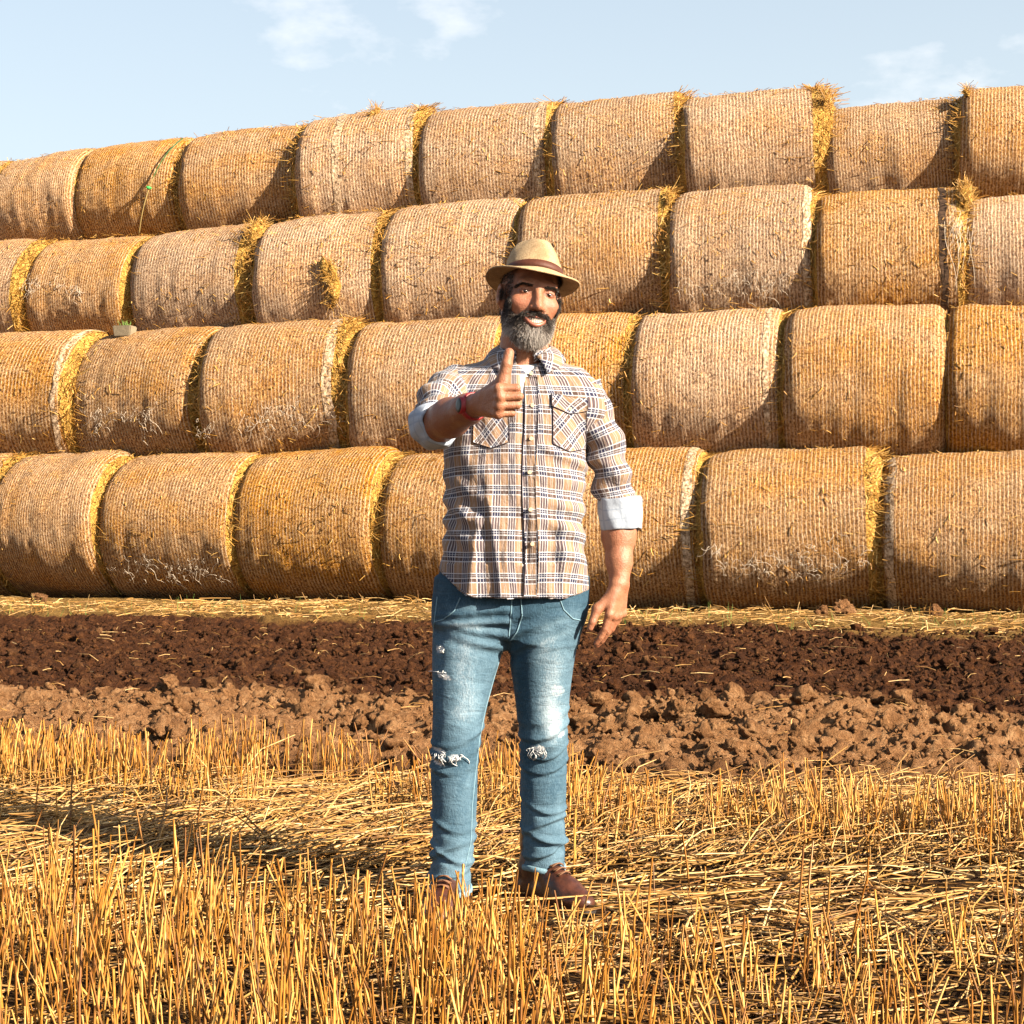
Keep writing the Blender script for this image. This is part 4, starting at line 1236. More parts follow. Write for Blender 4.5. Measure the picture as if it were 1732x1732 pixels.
# snap verts near the hem to make a clean edge
hz = hem_z(V[:, 0], V[:, 1])
near = (zc < hz + 0.006)
V[:, 2] = np.where(near & (zc > hz - 0.006), hz, zc)
V, F = clean(V, F, (V[:, 2] >= hz - 1e-6) & ~vee & (V[:, 2] < 1.562))
def trunk_uv(V):
    a = np.arctan2(V[:, 0] - 0.01, -(V[:, 1] + 0.0))
    u = a * 0.165 + 0.25 * (V[:, 0] - 0.01) - 0.043 + 0.006 * vnoise(V * 7, 8)
    v = V[:, 2] + 0.10 * V[:, 1] + 0.016 * V[:, 0] + 0.006 * vnoise(V * 6, 9)
    return u, v
u, v = trunk_uv(V)
shirt = obj('shirt', V, F, M_plaid, man, attrs={'u': u, 'v': v})
md_ = shirt.modifiers.new('thickness', 'SOLIDIFY'); md_.thickness = 0.0025; md_.offset = -1
bvh = BVHTree.FromPolygons([tuple(p) for p in V], [tuple(int(i) for i in f) for f in F])
def front(x, z, off=0.0):
    """point on the shirt front at (x,z), pushed out by off"""
    h = bvh.ray_cast(Vector((x, -0.6, z)), Vector((0, 1, 0)))
    if h[0] is None: return np.array([x, -0.12 - off, z])
    return np.array([x, h[0].y - off, z])

def sleeve(A, B, ra, rm, rb, seed, mid=None):
    """tube of cloth along a (bent) path with folds"""
    pts = [A] + ([mid] if mid is not None else []) + [B]
    pts = np.array(pts); nseg = 46
    tt = np.linspace(0, 1, nseg)
    path = np.stack([np.interp(tt, np.linspace(0, 1, len(pts)), pts[:, i]) for i in range(3)], 1)
    for _ in range(6): path[1:-1] = (path[:-2] + path[1:-1] * 2 + path[2:]) / 4
    rad = hermite(np.array([0, 0.5, 1.0]), np.array([ra, rm, rb]), tt)
    V, F = tube(path, rad, 56, False)
    N_ = vnormals(V, F[0])
    ctr = np.repeat(path, 56, 0)
    if ((V - ctr) * N_).sum() < 0: N_ = -N_
    al = np.repeat(tt, 56) * np.linalg.norm(np.diff(path, axis=0), axis=1).sum()
    ang = np.tile(np.arange(56) / 56 * 2 * np.pi, nseg)
    d = 0.0075 * np.sin(al * 80 + 2.5 * np.sin(ang + seed) + 2.5 * vnoise(V * 9, seed)) * sstep(0.25, 0.6, np.repeat(tt, 56)) \
        + 0.0045 * fbm(V * 13, 3, seed + 1) + 0.004 * np.sin(al * 60 + 2 * ang)
    V = V + N_ * d[:, None]
    u = (ang - np.pi) * rm + 0.004 * vnoise(V * 8, seed); v = al + 0.10 + 0.005 * vnoise(V * 6, seed + 4)
    return V, F, u, v, path
# hanging sleeve
ELs = np.array([0.297, 0.015, 1.115])
V, F, u, v, p_ = sleeve(SL + np.array([-0.012, 0, 0.022]), ELs, 0.068, 0.0545, 0.0535, 3, np.array([0.262, 0.01, 1.285]))
obj('sleeve', V, F, M_plaid, shirt, attrs={'u': u, 'v': v})
# raised sleeve
ax_f = unit(np.array([0.50, -0.85, 0.10]))
V, F, u, v, p_ = sleeve(SR + np.array([0.012, 0.005, 0.012]), ER - ax_f * 0.015 + np.array([-0.006, 0, 0]), 0.070, 0.067, 0.0575, 6, (SR + ER) / 2 + np.array([-0.014, 0, 0.008]))
obj('sleeve', V, F, M_plaid, shirt, attrs={'u': u, 'v': v})
def cuff(c, axis, r0, r1, length, seed):
    axis = unit(axis); m = 10; sd = 64
    ref = np.array([0, 0, 1.0]) if abs(axis[2]) < 0.8 else np.array([1.0, 0, 0])
    A = unit(np.cross(axis, ref)); B = np.cross(axis, A)
    th = np.arange(sd) / sd * 2 * np.pi
    rows, us, vs_ = [], [], []
    prof = [(0.0, r0 - 0.007), (0.0, r0 - 0.001)] + [(q, r0 + (r1 - r0) * q + 0.0035 * math.sin(q * 3.14)) for q in np.linspace(0.03, 0.97, m)] + [(1.0, r1 - 0.002), (1.0, r1 - 0.007), (0.6, r1 - 0.010)]
    for q, r in prof:
        wob = 0.0022 * np.sin(3 * th + seed) + 0.0018 * np.sin(7 * th + seed * 2 + q * 4)
        ctr = c + axis * (q * length) 
        rows.append(ctr + (r + wob)[:, None] * (np.cos(th)[:, None] * A + np.sin(th)[:, None] * B) + axis * (0.004 * np.sin(2 * th + seed))[:, None])
        us.append(th * r1); vs_.append(np.full(sd, q * length))
    V = np.vstack(rows)
    V += 0.0045 * np.stack([vnoise(V * 24 + seed, 1), vnoise(V * 24, 2), vnoise(V * 24, 3)], 1)
    return V, grid_faces(len(prof), sd, wrap_v=True), np.concatenate(us), np.concatenate(vs_)
V, F, u, v = cuff(np.array([0.3015, 0.012, 1.146]), np.array([0.02, -0.12, -1.0]), 0.0625, 0.0575, 0.088, 1.0)
obj('cuff', V, F, M_cuff, shirt, attrs={'u': u, 'v': v})
V, F, u, v = cuff(ER - ax_f * 0.055 + np.array([0.0, 0.0, 0.002]), ax_f, 0.0650, 0.0585, 0.066, 2.0)
obj('cuff', V, F, M_cuff, shirt, attrs={'u': u, 'v': v})

def patch(fn, nu, nv, off, mat, name, parent, uvf=None, thick=0.003):
    """cloth patch laid on the shirt front: fn(s,t) -> x,z"""
    P = []
    for a in np.linspace(0, 1, nu):
        for b in np.linspace(0, 1, nv):
            x, z = fn(a, b); P.append(front(x, z, off))
    P = np.array(P); P[:, 1] = relax_grid(P[:, 1], nu, nv)
    Bk = P.copy(); Bk[:, 1] += thick + off
    F = grid_faces(nu, nv)
    n = len(P)
    e = [k * nv for k in range(nu)] + [(nu - 1) * nv + k for k in range(1, nv)] + [k * nv + nv - 1 for k in range(nu - 2, -1, -1)] + list(range(nv - 2, 0, -1))
    sk = np.array([[a, b, b + n, a + n] for a, b in zip(e, e[1:] + e[:1])])
    V = np.vstack([P, Bk]); u, v = trunk_uv(V)
    if uvf: u, v = uvf(u, v)
    return obj(name, V, [np.vstack([F, sk])], mat, parent, attrs={'u': u, 'v': v})
def relax_grid(y, nu, nv):
    g = y.reshape(nu, nv).copy()
    for _ in range(2):
        p = np.pad(g, 1, mode='edge'); g = 0.5 * g + 0.125 * (p[:-2, 1:-1] + p[2:, 1:-1] + p[1:-1, :-2] + p[1:-1, 2:])
    return g.ravel()
zb, zt = 0.884, 1.482
pk = patch(lambda a, b: (XB - 0.018 + 0.036 * a + 0.004 * math.sin(b * 9), zb + (zt - zb) * b), 5, 70, 0.0045, M_plaid, 'placket', shirt, lambda u, v: (u + 0.012, v + 0.004))
# placket edge stitching
P = np.array([front(XB - 0.0185 + 0.004 * math.sin(b * 9), zb + (zt - zb) * b, 0.004) for b in np.linspace(0, 1, 60)])
V, F = tube(P, 0.0017, 5); obj('seam', V, F, M_seam, shirt)
for py in (629, 685, 742, 799, 862, 920):
    z = CAM_H - (py - HOR) / FPX * (MY - 0.14)
    bb = (z - zb) / (zt - zb)
    c_ = front(XB + 0.001 + 0.004 * math.sin(bb * 9), z, 0.0055)
    bm = bmesh.new(); bmesh.ops.create_cone(bm, cap_ends=True, segments=16, radius1=0.0058, radius2=0.0045, depth=0.003)
    me = bpy.data.meshes.new('button'); bm.to_mesh(me); bm.free()
    o = link('button', me, M_button, shirt, c_); o.rotation_euler = (R_(90), 0, 0)
# pockets, cut on the bias
def pocket(x0, x1, z0, z1, sh):
    def body_(a, b):
        x = x0 + (x1 - x0) * a; dip = 0.016 * (1 - abs(2 * a - 1))
        lo = z0 + 0.016 - dip + sh * (a - 0.5)
        return x, lo + (z1 + sh * (a - 0.5) - lo) * b
    def flap(a, b):
        x = x0 - 0.003 + (x1 - x0 + 0.006) * a; dip = 0.016 * (1 - abs(2 * a - 1))
        hi = z1 + 0.014 + sh * (a - 0.5); lo = hi - 0.034 - dip
        return x, lo + (hi - lo) * b
    p = patch(body_, 22, 22, 0.0045, M_bias, 'pocket', shirt)
    patch(flap, 22, 10, 0.0085, M_bias, 'pocket_flap', shirt)
    for q, ins_ in ((body_, 0.0055), (flap, 0.0095)):
        edge = [q(a, 1.0) for a in np.linspace(1, 0, 12)][::-1] if False else []
        ring = [q(0, b) for b in np.linspace(1, 0, 10)] + [q(a, 0) for a in np.linspace(0, 1, 16)] + [q(1, b) for b in np.linspace(0, 1, 10)]
        P = np.array([front(x, z, ins_ - 0.002) for x, z in ring])
        V, F = tube(P, 0.0013, 5); obj('seam', V, F, M_seam, shirt)
    c_ = front((x0 + x1) / 2, z1 - 0.022, 0.0105)
    bm = bmesh.new(); bmesh.ops.create_cone(bm, cap_ends=True, segments=14, radius1=0.0052, radius2=0.004, depth=0.003)
    me = bpy.data.meshes.new('button'); bm.to_mesh(me); bm.free()
    o = link('button', me, M_button, shirt, c_); o.rotation_euler = (R_(90), 0, 0)
pocket(0.112, 0.205, 1.275, 1.415, -0.012)
pocket(-0.105, -0.008, 1.285, 1.415, 0.0)

# collar: stand + two leaves
def collar_leaf(s):
    n, m = 30, 10
    V, us, vs_ = [], [], []
    for i in range(n):
        q = i / (n - 1)
        phi = math.pi * (1 - q) + R_(24) * q          # from the nape round to the front
        rx, ry = 0.070 + 0.004 * q, 0.074 + 0.006 * q
        fx = 0.036 + s * math.sin(phi) * rx; fy = 0.012 - math.cos(phi) * ry
        fz = 1.592 - 0.052 * q ** 1.7
        wdt = 0.036 + 0.026 * q ** 2
        out = unit([s * math.sin(phi) * 0.9 + s * 0.45 * q, -math.cos(phi) * 0.9 - 0.15 * q, 0])
        for j in range(m):
            b = j / (m - 1)
            roll = 0.008 * math.sin(min(1, b * 2.2) * math.pi / 2)
            p = np.array([fx, fy, fz]) + out * (roll + b * 0.030 * (0.8 + 0.5 * q)) + np.array([0, 0, 0.004 * math.sin(b * math.pi) - b * wdt * 0.80])
            V.append(p); us.append(q * 0.20); vs_.append(b * 0.05)
    return np.array(V), grid_faces(n, m), np.array(us), np.array(vs_)
for s in (-1, 1):
    V, F, u, v = collar_leaf(s)
    if s < 0: F = F[:, ::-1]
    o = obj('collar', V, F, M_bias, shirt, attrs={'u': u, 'v': v})
    md_ = o.modifiers.new('thickness', 'SOLIDIFY'); md_.thickness = 0.004; md_.offset = 0
# collar stand
n, m = 60, 5
V = []
for i in range(n):
    phi = R_(20) + (2 * math.pi - R_(40)) * i / (n - 1)
    q = 1 - abs(math.pi - phi) / math.pi
    for j in range(m):
        b = j / (m - 1)
        V.append((0.036 + math.sin(phi) * 0.072, 0.012 - math.cos(phi) * 0.077, 1.520 + 0.045 * q + 0.030 * b))
V = np.array(V); o = obj('collar_stand', V, grid_faces(n, m), M_bias, shirt, attrs={'u': V[:, 0], 'v': V[:, 2]})
md_ = o.modifiers.new('thickness', 'SOLIDIFY'); md_.thickness = 0.003; md_.offset = 0
# hem binding
P = []
for x in np.linspace(-0.198, 0.204, 90):
    z = hem_z(np.array([x]), 0)[0] + 0.004
    P.append(front(x, z, 0.0008))
P = np.array(P); V, F = tube(P, 0.0022, 6); u, v = trunk_uv(V); obj('hem', V, F, M_plaid, shirt, attrs={'u': u, 'v': v})
# undershirt
uf = Field((-0.12, -0.16, 1.40), (0.20, 0.14, 1.58), 0.0035)
uf.loft([1.41, 1.46, 1.50, 1.530, 1.548], [0.014, 0.015, 0.02, 0.03, 0.036], [0.004, 0.008, 0.012, 0.014, 0.014], [0.105, 0.10, 0.088, 0.074, 0.066], [0.118, 0.106, 0.092, 0.083, 0.077], 0)
V, F = uf.mesh(); dz = 1.536 - 0.028 * np.clip((-V[:, 1]) / 0.08, 0, 1)
V[:, 2] = np.minimum(V[:, 2], dz); obj('undershirt', V, F, M_white, man)

# ------------------------------------------------------------------ jeans
JF = Field((-0.27, -0.24, 0.04), (0.26, 0.24, 1.02), 0.0042)
def leg(rows, p=2.1):
    z, xl, xr, yf, yb = np.array(rows, float).T
    JF.loft(z, (xl + xr) / 2, (yf + yb) / 2, (xr - xl) / 2, (yb - yf) / 2, 0.03, p)
def X_(px, dep=0.0): return (px - 866) / FPX * (MY + dep)
def Z_(py, dep=0.0): return CAM_H - (py - HOR) / FPX * (MY + dep)
# left in the picture (his right leg), slightly nearer the camera
leg([(0.070, X_(727, -.08), X_(796, -.08), -0.135, -0.005), (0.13, X_(727, -.08), X_(797, -.08), -0.140, 0.0), (0.20, X_(731, -.08), X_(803, -.08), -0.138, 0.005),
     (0.30, X_(730, -.07), X_(806, -.07), -0.135, 0.020), (0.40, X_(728, -.07), X_(808, -.07), -0.128, 0.022), (0.47, X_(730, -.06), X_(812, -.06), -0.135, 0.010),
     (0.56, X_(732, -.05), X_(822, -.05), -0.130, 0.030), (0.66, X_(731, -.04), X_(838, -.04), -0.120, 0.060), (0.74, X_(731, -.03), X_(856, -.03), -0.115, 0.085), (0.84, X_(735), X_(870), -0.105, 0.10), (0.92, X_(740), X_(880), -0.10, 0.10)])
leg([(0.100, X_(885, .08), X_(954, .08), 0.015, 0.140), (0.16, X_(884, .08), X_(956, .08), 0.005, 0.142), (0.22, X_(882, .08), X_(956, .08), 0.0, 0.145), (0.30, X_(880, .07), X_(957, .07), -0.01, 0.150),
     (0.40, X_(880, .06), X_(959, .06), -0.02, 0.140), (0.47, X_(879, .05), X_(960, .05), -0.045, 0.110), (0.56, X_(873, .04), X_(962, .04), -0.06, 0.100), (0.66, X_(866, .03), X_(968, .03), -0.08, 0.105),
     (0.74, X_(860, .02), X_(976, .02), -0.10, 0.11), (0.84, X_(862), X_(986), -0.105, 0.115), (0.92, X_(868), X_(990), -0.10, 0.11)])
JF.loft([0.76, 0.82, 0.90, 0.98], [0.000, 0.000, 0.002, 0.004], [-0.002, 0.0, 0.004, 0.004], [0.160, 0.198, 0.203, 0.196], [0.095, 0.118, 0.122, 0.118], 0.04, 2.3)
V, F = JF.mesh(); del JF
N_ = vnormals(V, F)
x, y, z = V.T
left = x < 0.0
d = 0.0022 * fbm(V * np.array([16, 12, 12]), 3, 80)
def fold(z0, slope, curve, xc, w, amp, x0, x1, sel):
    m = sstep(x0 - 0.03, x0, x) * (1 - sstep(x1, x1 + 0.03, x)) * sel
    q = z - z0 - slope * (x - xc) - curve * (x - xc) ** 2
    return amp * (gauss(q, w) - 0.8 * gauss(q + 1.9 * w, w)) * m
xl, xr_ = -0.155, 0.085
for a in [(0.125, 0.3, 2, 0.008, 0.010), (0.165, -0.4, 3, 0.008, 0.010), (0.205, 0.35, -3, 0.008, 0.009), (0.245, -0.2, 5, 0.008, 0.007)]:
    d += fold(a[0], a[1], a[2], xl, a[3], a[4], -0.25, -0.06, left)
for a in [(0.150, 0.3, 3, 0.008, 0.010), (0.195, -0.35, 3, 0.009, 0.012), (0.240, 0.45, -3, 0.008, 0.010), (0.275, -0.3, 5, 0.008, 0.007)]:
    d += fold(a[0], a[1], a[2], xr_, a[3], a[4], 0.0, 0.16, ~left)
for a in [(0.40, 0.1, 4, 0.007, 0.006), (0.435, 0.15, 6, 0.008, 0.008), (0.478, 0.25, 4, 0.008, 0.006)]:
    d += fold(a[0], a[1], a[2], xl, a[3], a[4], -0.25, -0.06, left)
for a in [(0.385, 0.1, 5, 0.007, 0.006), (0.425, 0.0, 8, 0.007, 0.006), (0.485, 0.25, 4, 0.008, 0.007), (0.53, 0.2, 3, 0.008, 0.005)]:
    d += fold(a[0], a[1], a[2], xr_, a[3], a[4], 0.0, 0.16, ~left)
for a in [(0.845, 0.10, 0, 0.010, 0.006), (0.812, 0.02, 0, 0.010, 0.008), (0.775, -0.15, 0, 0.011, 0.007), (0.735, -0.3, 0, 0.012, 0.006)]:
    d += fold(a[0], a[1], a[2], -0.02, a[3], a[4], -0.20, -0.02, left)
for a in [(0.83, 0.35, 0, 0.012, 0.006), (0.785, 0.40, 0, 0.012, 0.006), (0.74, 0.5, 0, 0.012, 0.005)]:
    d += fold(a[0], a[1], a[2], 0.02, a[3], a[4], 0.0, 0.17, ~left)
d *= np.where(y < 0.06, 1, 0.6) * (0.55 + 0.55 * vnoise(V * np.array([9, 9, 7]), 83))
V = V + N_ * d[:, None]
V = V[:, :]
x, y, z = V.T
cl = np.where(x < -0.01, -0.150 + 0 * z, 0.085 + 0 * z)
fadev = 0.44 + 0.32 * gauss(x - np.where(x < -0.01, -0.135, 0.105), 0.055) * sstep(0.42, 0.60, z) * sstep(0.86, 0.72, z) + 0.16 * sstep(0.42, 0.1, z)
fadev += 0.35 * gauss(x - 0.115, 0.035) * gauss(z - 0.52, 0.07) - 0.12 * sstep(0.78, 0.88, z)
fadev -= 0.20 * gauss(x - 0.035, 0.03) * sstep(0.45, 0.6, z) * (x > 0)
fadev *= np.where(y < 0.05, 1, 0.8)
# whisker creases at the hips, worn holes
fadev += 0.22 * (gauss(z - 0.815 - 0.05 * x, 0.009) + gauss(z - 0.785 + 0.1 * x, 0.009) + gauss(z - 0.85, 0.008)) * gauss(x + 0.11, 0.07)
fadev += 0.16 * (gauss(z - 0.80 - 0.4 * (x - 0.1), 0.010) + gauss(z - 0.76 - 0.4 * (x - 0.1), 0.010)) * gauss(x - 0.12, 0.05)
worn = np.zeros(len(V))
def hole(px, py, rx, rz, rot=0.0):
    dx, dz = x - X_(px, -.06), z - Z_(py, -.06)
    c_, s_ = math.cos(rot), math.sin(rot)
    q = ((dx * c_ + dz * s_) / rx) ** 2 + ((-dx * s_ + dz * c_) / rz) ** 2 + 0.5 * vnoise(V * 160, 4)
    return np.where(y < 0.03, 1 - sstep(0.7, 1.15, q), 0)
worn = np.maximum.reduce([hole(745, 1097, 0.011, 0.011), hole(752, 1141, 0.021, 0.009, -0.35), 0.28 * hole(942, 1168, 0.020, 0.016), hole(744, 1264, 0.018, 0.006, -0.3), hole(770, 1276, 0.016, 0.008, 0.1), hole(744, 1285, 0.014, 0.008), hole(912, 1268, 0.022, 0.0075, 0.05), 0.6 * hole(950, 1245, 0.010, 0.006, 0.7)])
jeans = obj('jeans', V, F, M_denim, man, attrs={'fade': fadev, 'worn': worn})
jb = BVHTree.FromPolygons([tuple(p) for p in V], [tuple(int(i) for i in f) for f in F])
def jfront(px, py, off=0.0, dep=-0.08):
    xx, zz = X_(px, dep), Z_(py, dep)
    h = jb.ray_cast(Vector((xx, -0.6, zz)), Vector((0, 1, 0)))
    yy = h[0].y if h[0] else -0.05
    return np.array([xx, yy - off, zz])
# fraying threads over the knees
parts = []
for (cx_, cy_, w_, n_) in ((742, 1272, 12, 12), (772, 1276, 13, 12), (910, 1266, 18, 16), (748, 1138, 8, 5), (746, 1097, 4, 4)):
    dep = -0.08 if cx_ < 866 else 0.0
    for _ in range(n_):
        a0 = cx_ + rng.uniform(-w_, w_); b0 = cy_ + rng.uniform(-6, 4)
        a1 = a0 + rng.normal(0, 5); b1 = b0 + rng.uniform(4, 18) if n_ > 6 else b0 + rng.uniform(1, 6)
        P = []
        for q in np.linspace(0, 1, 7):
            P.append(jfront(a0 + (a1 - a0) * q + 2.5 * math.sin(q * 5 + a0), b0 + (b1 - b0) * q, 0.002 + 0.006 * math.sin(q * math.pi), dep))
        parts.append(tube(np.array(P), 0.0011, 4))
V2, F2 = merge(parts); o = obj('frayed_threads', V2, F2, M_white, jeans); o['kind'] = 'stuff'
# hems
for (z0, xl_, xr2, yf, yb, dp) in ((0.074, 727, 796, -0.136, -0.004, -.08), (0.104, 885, 954, 0.014, 0.141, .08)):
    th = np.linspace(0, 2 * np.pi, 65)
    ca_, sa_ = np.cos(th), np.sin(th)
    cx_, rx = (X_(xl_, dp) + X_(xr2, dp)) / 2, (X_(xr2, dp) - X_(xl_, dp)) / 2
    P = np.stack([cx_ + (rx + 0.001) * np.sign(ca_) * np.abs(ca_) ** 0.95, (yf + yb) / 2 + ((yb - yf) / 2 + 0.001) * np.sign(sa_) * np.abs(sa_) ** 0.95, np.full(65, z0) + 0.003 * np.sin(2 * th)], 1)
    V2, F2 = tube(P, 0.0048, 8, False); V2[:, 2] = z0 + (V2[:, 2] - z0) * 1.8
    obj('hem', V2, F2, M_hem, jeans)
# seams: inner leg seams and fly
for pts in ([(853, 1100), (838, 1150), (824, 1200), (814, 1250), (808, 1300), (802, 1360), (800, 1420), (788, 1470)],
            [(869, 1010), (867, 1040), (864, 1075)], [(742, 1010), (734, 1080)], [(782, 1010), (772, 1032), (752, 1048), (738, 1052)], [(948, 1008), (956, 1030), (972, 1046), (986, 1050)], [(884, 1012), (886, 1040), (878, 1066), (868, 1080)]):
    dep = -0.08
    pp = np.array(pts, float); q = np.linspace(0, len(pp) - 1, 60)
    P = np.array([jfront(np.interp(k, np.arange(len(pp)), pp[:, 0]) - 3, np.interp(k, np.arange(len(pp)), pp[:, 1]), 0.001, dep) for k in q])
    ok = P[:, 1] < 0.03
    if ok.sum() > 8:
        V2, F2 = tube(P[ok], 0.0018, 5); obj('seam', V2, F2, M_hem, jeans)

# ------------------------------------------------------------------ boots
def boot(ank, yaw, label):
    f = Field((-0.10, -0.26, -0.01), (0.10, 0.13, 0.22), 0.004)
    f.chain([(0, 0.035, 0.20), (0, 0.04, 0.10), (0, 0.05, 0.05)], [0.046, 0.045, 0.044], 0.02)
    f.cone((0, 0.045, 0.045), (0, -0.09, 0.045), 0.043, 0.040, 0.02)
    f.ell((0, -0.125, 0.036), (0.047, 0.080, 0.040), 0.03)
    f.cone((0, 0.0, 0.11), (0, -0.10, 0.060), 0.036, 0.030, 0.03)
    sl, X, Y, Z = f.box((-0.2, -0.3, -0.1), (0.2, 0.2, 0.3)); f.v[sl] = np.maximum(f.v[sl], 0.016 - Z)
    V, F = f.mesh(); N_ = vnormals(V, F); V = V + N_ * (0.0022 * fbm(V * 22, 3, 7))[:, None]
    e = empty('boot', (ank[0], ank[1], 0.0)); e.rotation_euler = (0, 0, yaw); e.parent = man
    obj('upper', V, F, M_leather, e)
    f = Field((-0.10, -0.26, -0.01), (0.10, 0.13, 0.05), 0.004)
    f.cone((0, 0.045, 0.02), (0, -0.05, 0.02), 0.046, 0.043, 0.02); f.ell((0, -0.125, 0.02), (0.051, 0.085, 0.05), 0.03)
    sl, X, Y, Z = f.box((-0.2, -0.3, -0.1), (0.2, 0.2, 0.3)); f.v[sl] = np.maximum(f.v[sl], np.maximum(Z - 0.020, 0.002 - Z))
    V, F = f.mesh(); obj('sole', V, F, M_sole, e)
    pr = []
    for k in range(6):
        yy = -0.005 - 0.016 * k; zz = 0.155 - 0.567 * (0.005 + 0.016 * k)
        for sg in (-1, 1):
            q = np.linspace(-1, 1, 9)
            pr.append(tube(np.stack([q * 0.022, yy - 0.010 * (1 - q ** 2) + sg * q * 0.006, zz - 0.010 * q ** 2 + 0.002], 1), 0.0022, 5))
    V, F = merge(pr); obj('laces', V, F, M_lace, e)
    return e
boot((X_(760, -.08), -0.085), R_(-12), '')
boot((X_(920, .08), 0.065), R_(38), '')

# ------------------------------------------------------------------ watch
wc = ER + 0.86 * (WR - ER); wax = fa
wt = empty('watch'); wt.parent = man
ref = np.array([0, 0, 1.0]); A = unit(np.cross(wax, ref)); B = np.cross(wax, A)
if A[0] > 0: A = -A                                  # A: outward, towards the left of the picture
fd = unit(A * 1.0 + np.array([0, -0.25, 0.10])); fd = unit(fd - wax * (fd @ wax)); up = np.cross(wax, fd)
th = np.arange(48) / 48 * 2 * np.pi; rows = []
for q, o_ in ((-0.011, 0.0), (-0.011, 0.003), (0.0, 0.0042), (0.011, 0.003), (0.011, 0.0)):
    r = 0.0335 - 0.10 * q * 0.6 + o_
    rows.append(wc + wax * q + r * (np.cos(th)[:, None] * fd + np.sin(th)[:, None] * up))
obj('strap', np.vstack(rows), grid_faces(5, 48, wrap_v=True), M_strap, wt)
def disc(c, nrm, rx, ry, depth, e1, e2, sd=36):
    th = np.arange(sd) / sd * 2 * np.pi
    prof = [(0, -depth, 1.0), (0, 0, 1.0), (0, 0.0015, 0.93), (0, 0.0018, 0.5), (0, 0.0018, 0.02)]
    rows = [c + nrm * d_ + s_ * (rx * np.cos(th)[:, None] * e1 + ry * np.sin(th)[:, None] * e2) for _, d_, s_ in prof]
    return np.vstack(rows), grid_faces(5, sd, wrap_v=True)
cface = wc + fd * 0.0405
V, F = disc(cface, fd, 0.0205, 0.0225, 0.011, wax, up); obj('case', V, F, M_strap, wt)
V, F = disc(cface + fd * 0.0012, fd, 0.0175, 0.0195, 0.001, wax, up); dl = obj('dial', V, F, M_dial, wt)
pr = []
for a in range(3):
    c0 = cface + fd * 0.0036 + up * (0.006 - 0.006 * a)
    pr.append((np.array([c0 + wax * dx + up * dz for dx, dz in ((-.006, -.0015), (.006, -.0015), (.006, .0015), (-.006, .0015))]), np.array([[0, 1, 2, 3]])))
# ================================================================== details of the bales
def bale_at(label_part):
    for (e, L, R), sp in zip(bales, BALES):
        if label_part in sp[6]: return e, L, R
def on_bale(e, L, R, u, phi, off=0.0):
    """bale-local point: u in -0.5..0.5 along it, phi above the horizontal on the camera side"""
    return np.array([u * L, -math.cos(phi) * (R + off), math.sin(phi) * (R + off)])
def threads(part, u0, u1, phi0, n, drop, off=0.02):
    e, L, R = bale_at(part)
    pr = []
    knots = [(rng.uniform(u0, u1), phi0 + rng.normal(0, 0.07)) for _ in range(max(6, n // 2))]
    for k in range(2 * n):
        u, ph = knots[int(rng.integers(len(knots)))]
        u += rng.normal(0, 0.03); ph += rng.normal(0, 0.04)
        P = []; du = rng.normal(0, 0.05); dp = rng.normal(-drop * 0.6, drop * 0.7); w = rng.uniform(0, 6)
        for q in np.linspace(0, 1, 9):
            P.append(on_bale(e, L, R, u + du * q + 0.012 * math.sin(q * 7 + w), ph + dp * q + 0.02 * math.sin(q * 9 + w), off + 0.012 * math.sin(q * 3)))
        pr.append(tube(np.array(P), rng.uniform(0.0008, 0.0019), 4))
    V, F = merge(pr)
    o = obj('frayed_net', V, F, M_thread, e); o['kind'] = 'stuff'
threads('white hanging threads', -0.48, 0.42, -0.30, 34, 0.14)
threads('pale frayed threads', -0.35, 0.25, -0.10, 26, 0.12)
threads('white threads hanging near the ground', -0.45, 0.40, -0.55, 28, 0.16)
threads('fraying net and bright golden', -0.42, 0.40, -0.25, 36, 0.13)
threads('frayed netting along its lower half', -0.40, 0.42, -0.22, 30, 0.14)
threads('torn white patch', -0.42, 0.05, 0.18, 20, 0.16)
threads('shaggy right end', 0.30, 0.48, 0.45, 14, 0.5)

# overlapping bands of netting
t = NT('net band'); c = t.coord(); x_, y_, z_ = t.sep(c)
f_ = t.noise(t.mapping(c, (1, 0.4, 0.4)), 60, 4, 0.7)
M_bandn = t.done(t.ramp(f_, [(0.36, (0.08, 0.042, 0.02)), (0.5, (0.33, 0.22, 0.13)), (0.68, (0.60, 0.47, 0.33))]), 0.7, t.bump(f_, 0.8, 0.02), 0.25)
M_bandd = plain('dark straw band', (0.050, 0.028, 0.016), 0.85, 0.2, 40, 0.01, 0.6)  # plain dark brown for the dark band on one bale
def net_band(part, u, w, mat=None):
    e, L, R = bale_at(part)
    src = [c_ for c_ in e.children if c_.name.startswith('net_wrap')][0]
    co = np.empty(len(src.data.vertices) * 3, np.float32); src.data.vertices.foreach_get('co', co)
    G = co.reshape(NU, NTH, 3)
    xs_ = G[:, 0, 0]
    rows = []
    for q in np.linspace(u - w / 2, u + w / 2, 4):
        i = int(np.clip(np.searchsorted(xs_, q) - 1, 0, NU - 2)); tt = (q - xs_[i]) / (xs_[i + 1] - xs_[i])
        r = G[i] * (1 - tt) + G[i + 1] * tt
        r = r * np.array([1, 1.005, 1.005]); r[:, 0] = q + 0.010 * vnoise(np.stack([np.cos(np.arange(NTH) * 0.0524 * 1) * 7, np.sin(np.arange(NTH) * 0.0524) * 7, np.full(NTH, q * 9)], 1), 3)
        rows.append(r)
    o = obj('net_band', np.vstack(rows), grid_faces(4, NTH, wrap_v=True)[:, ::-1], mat or M_bandn, e)
    o.scale = src.scale; o.rotation_euler = src.rotation_euler
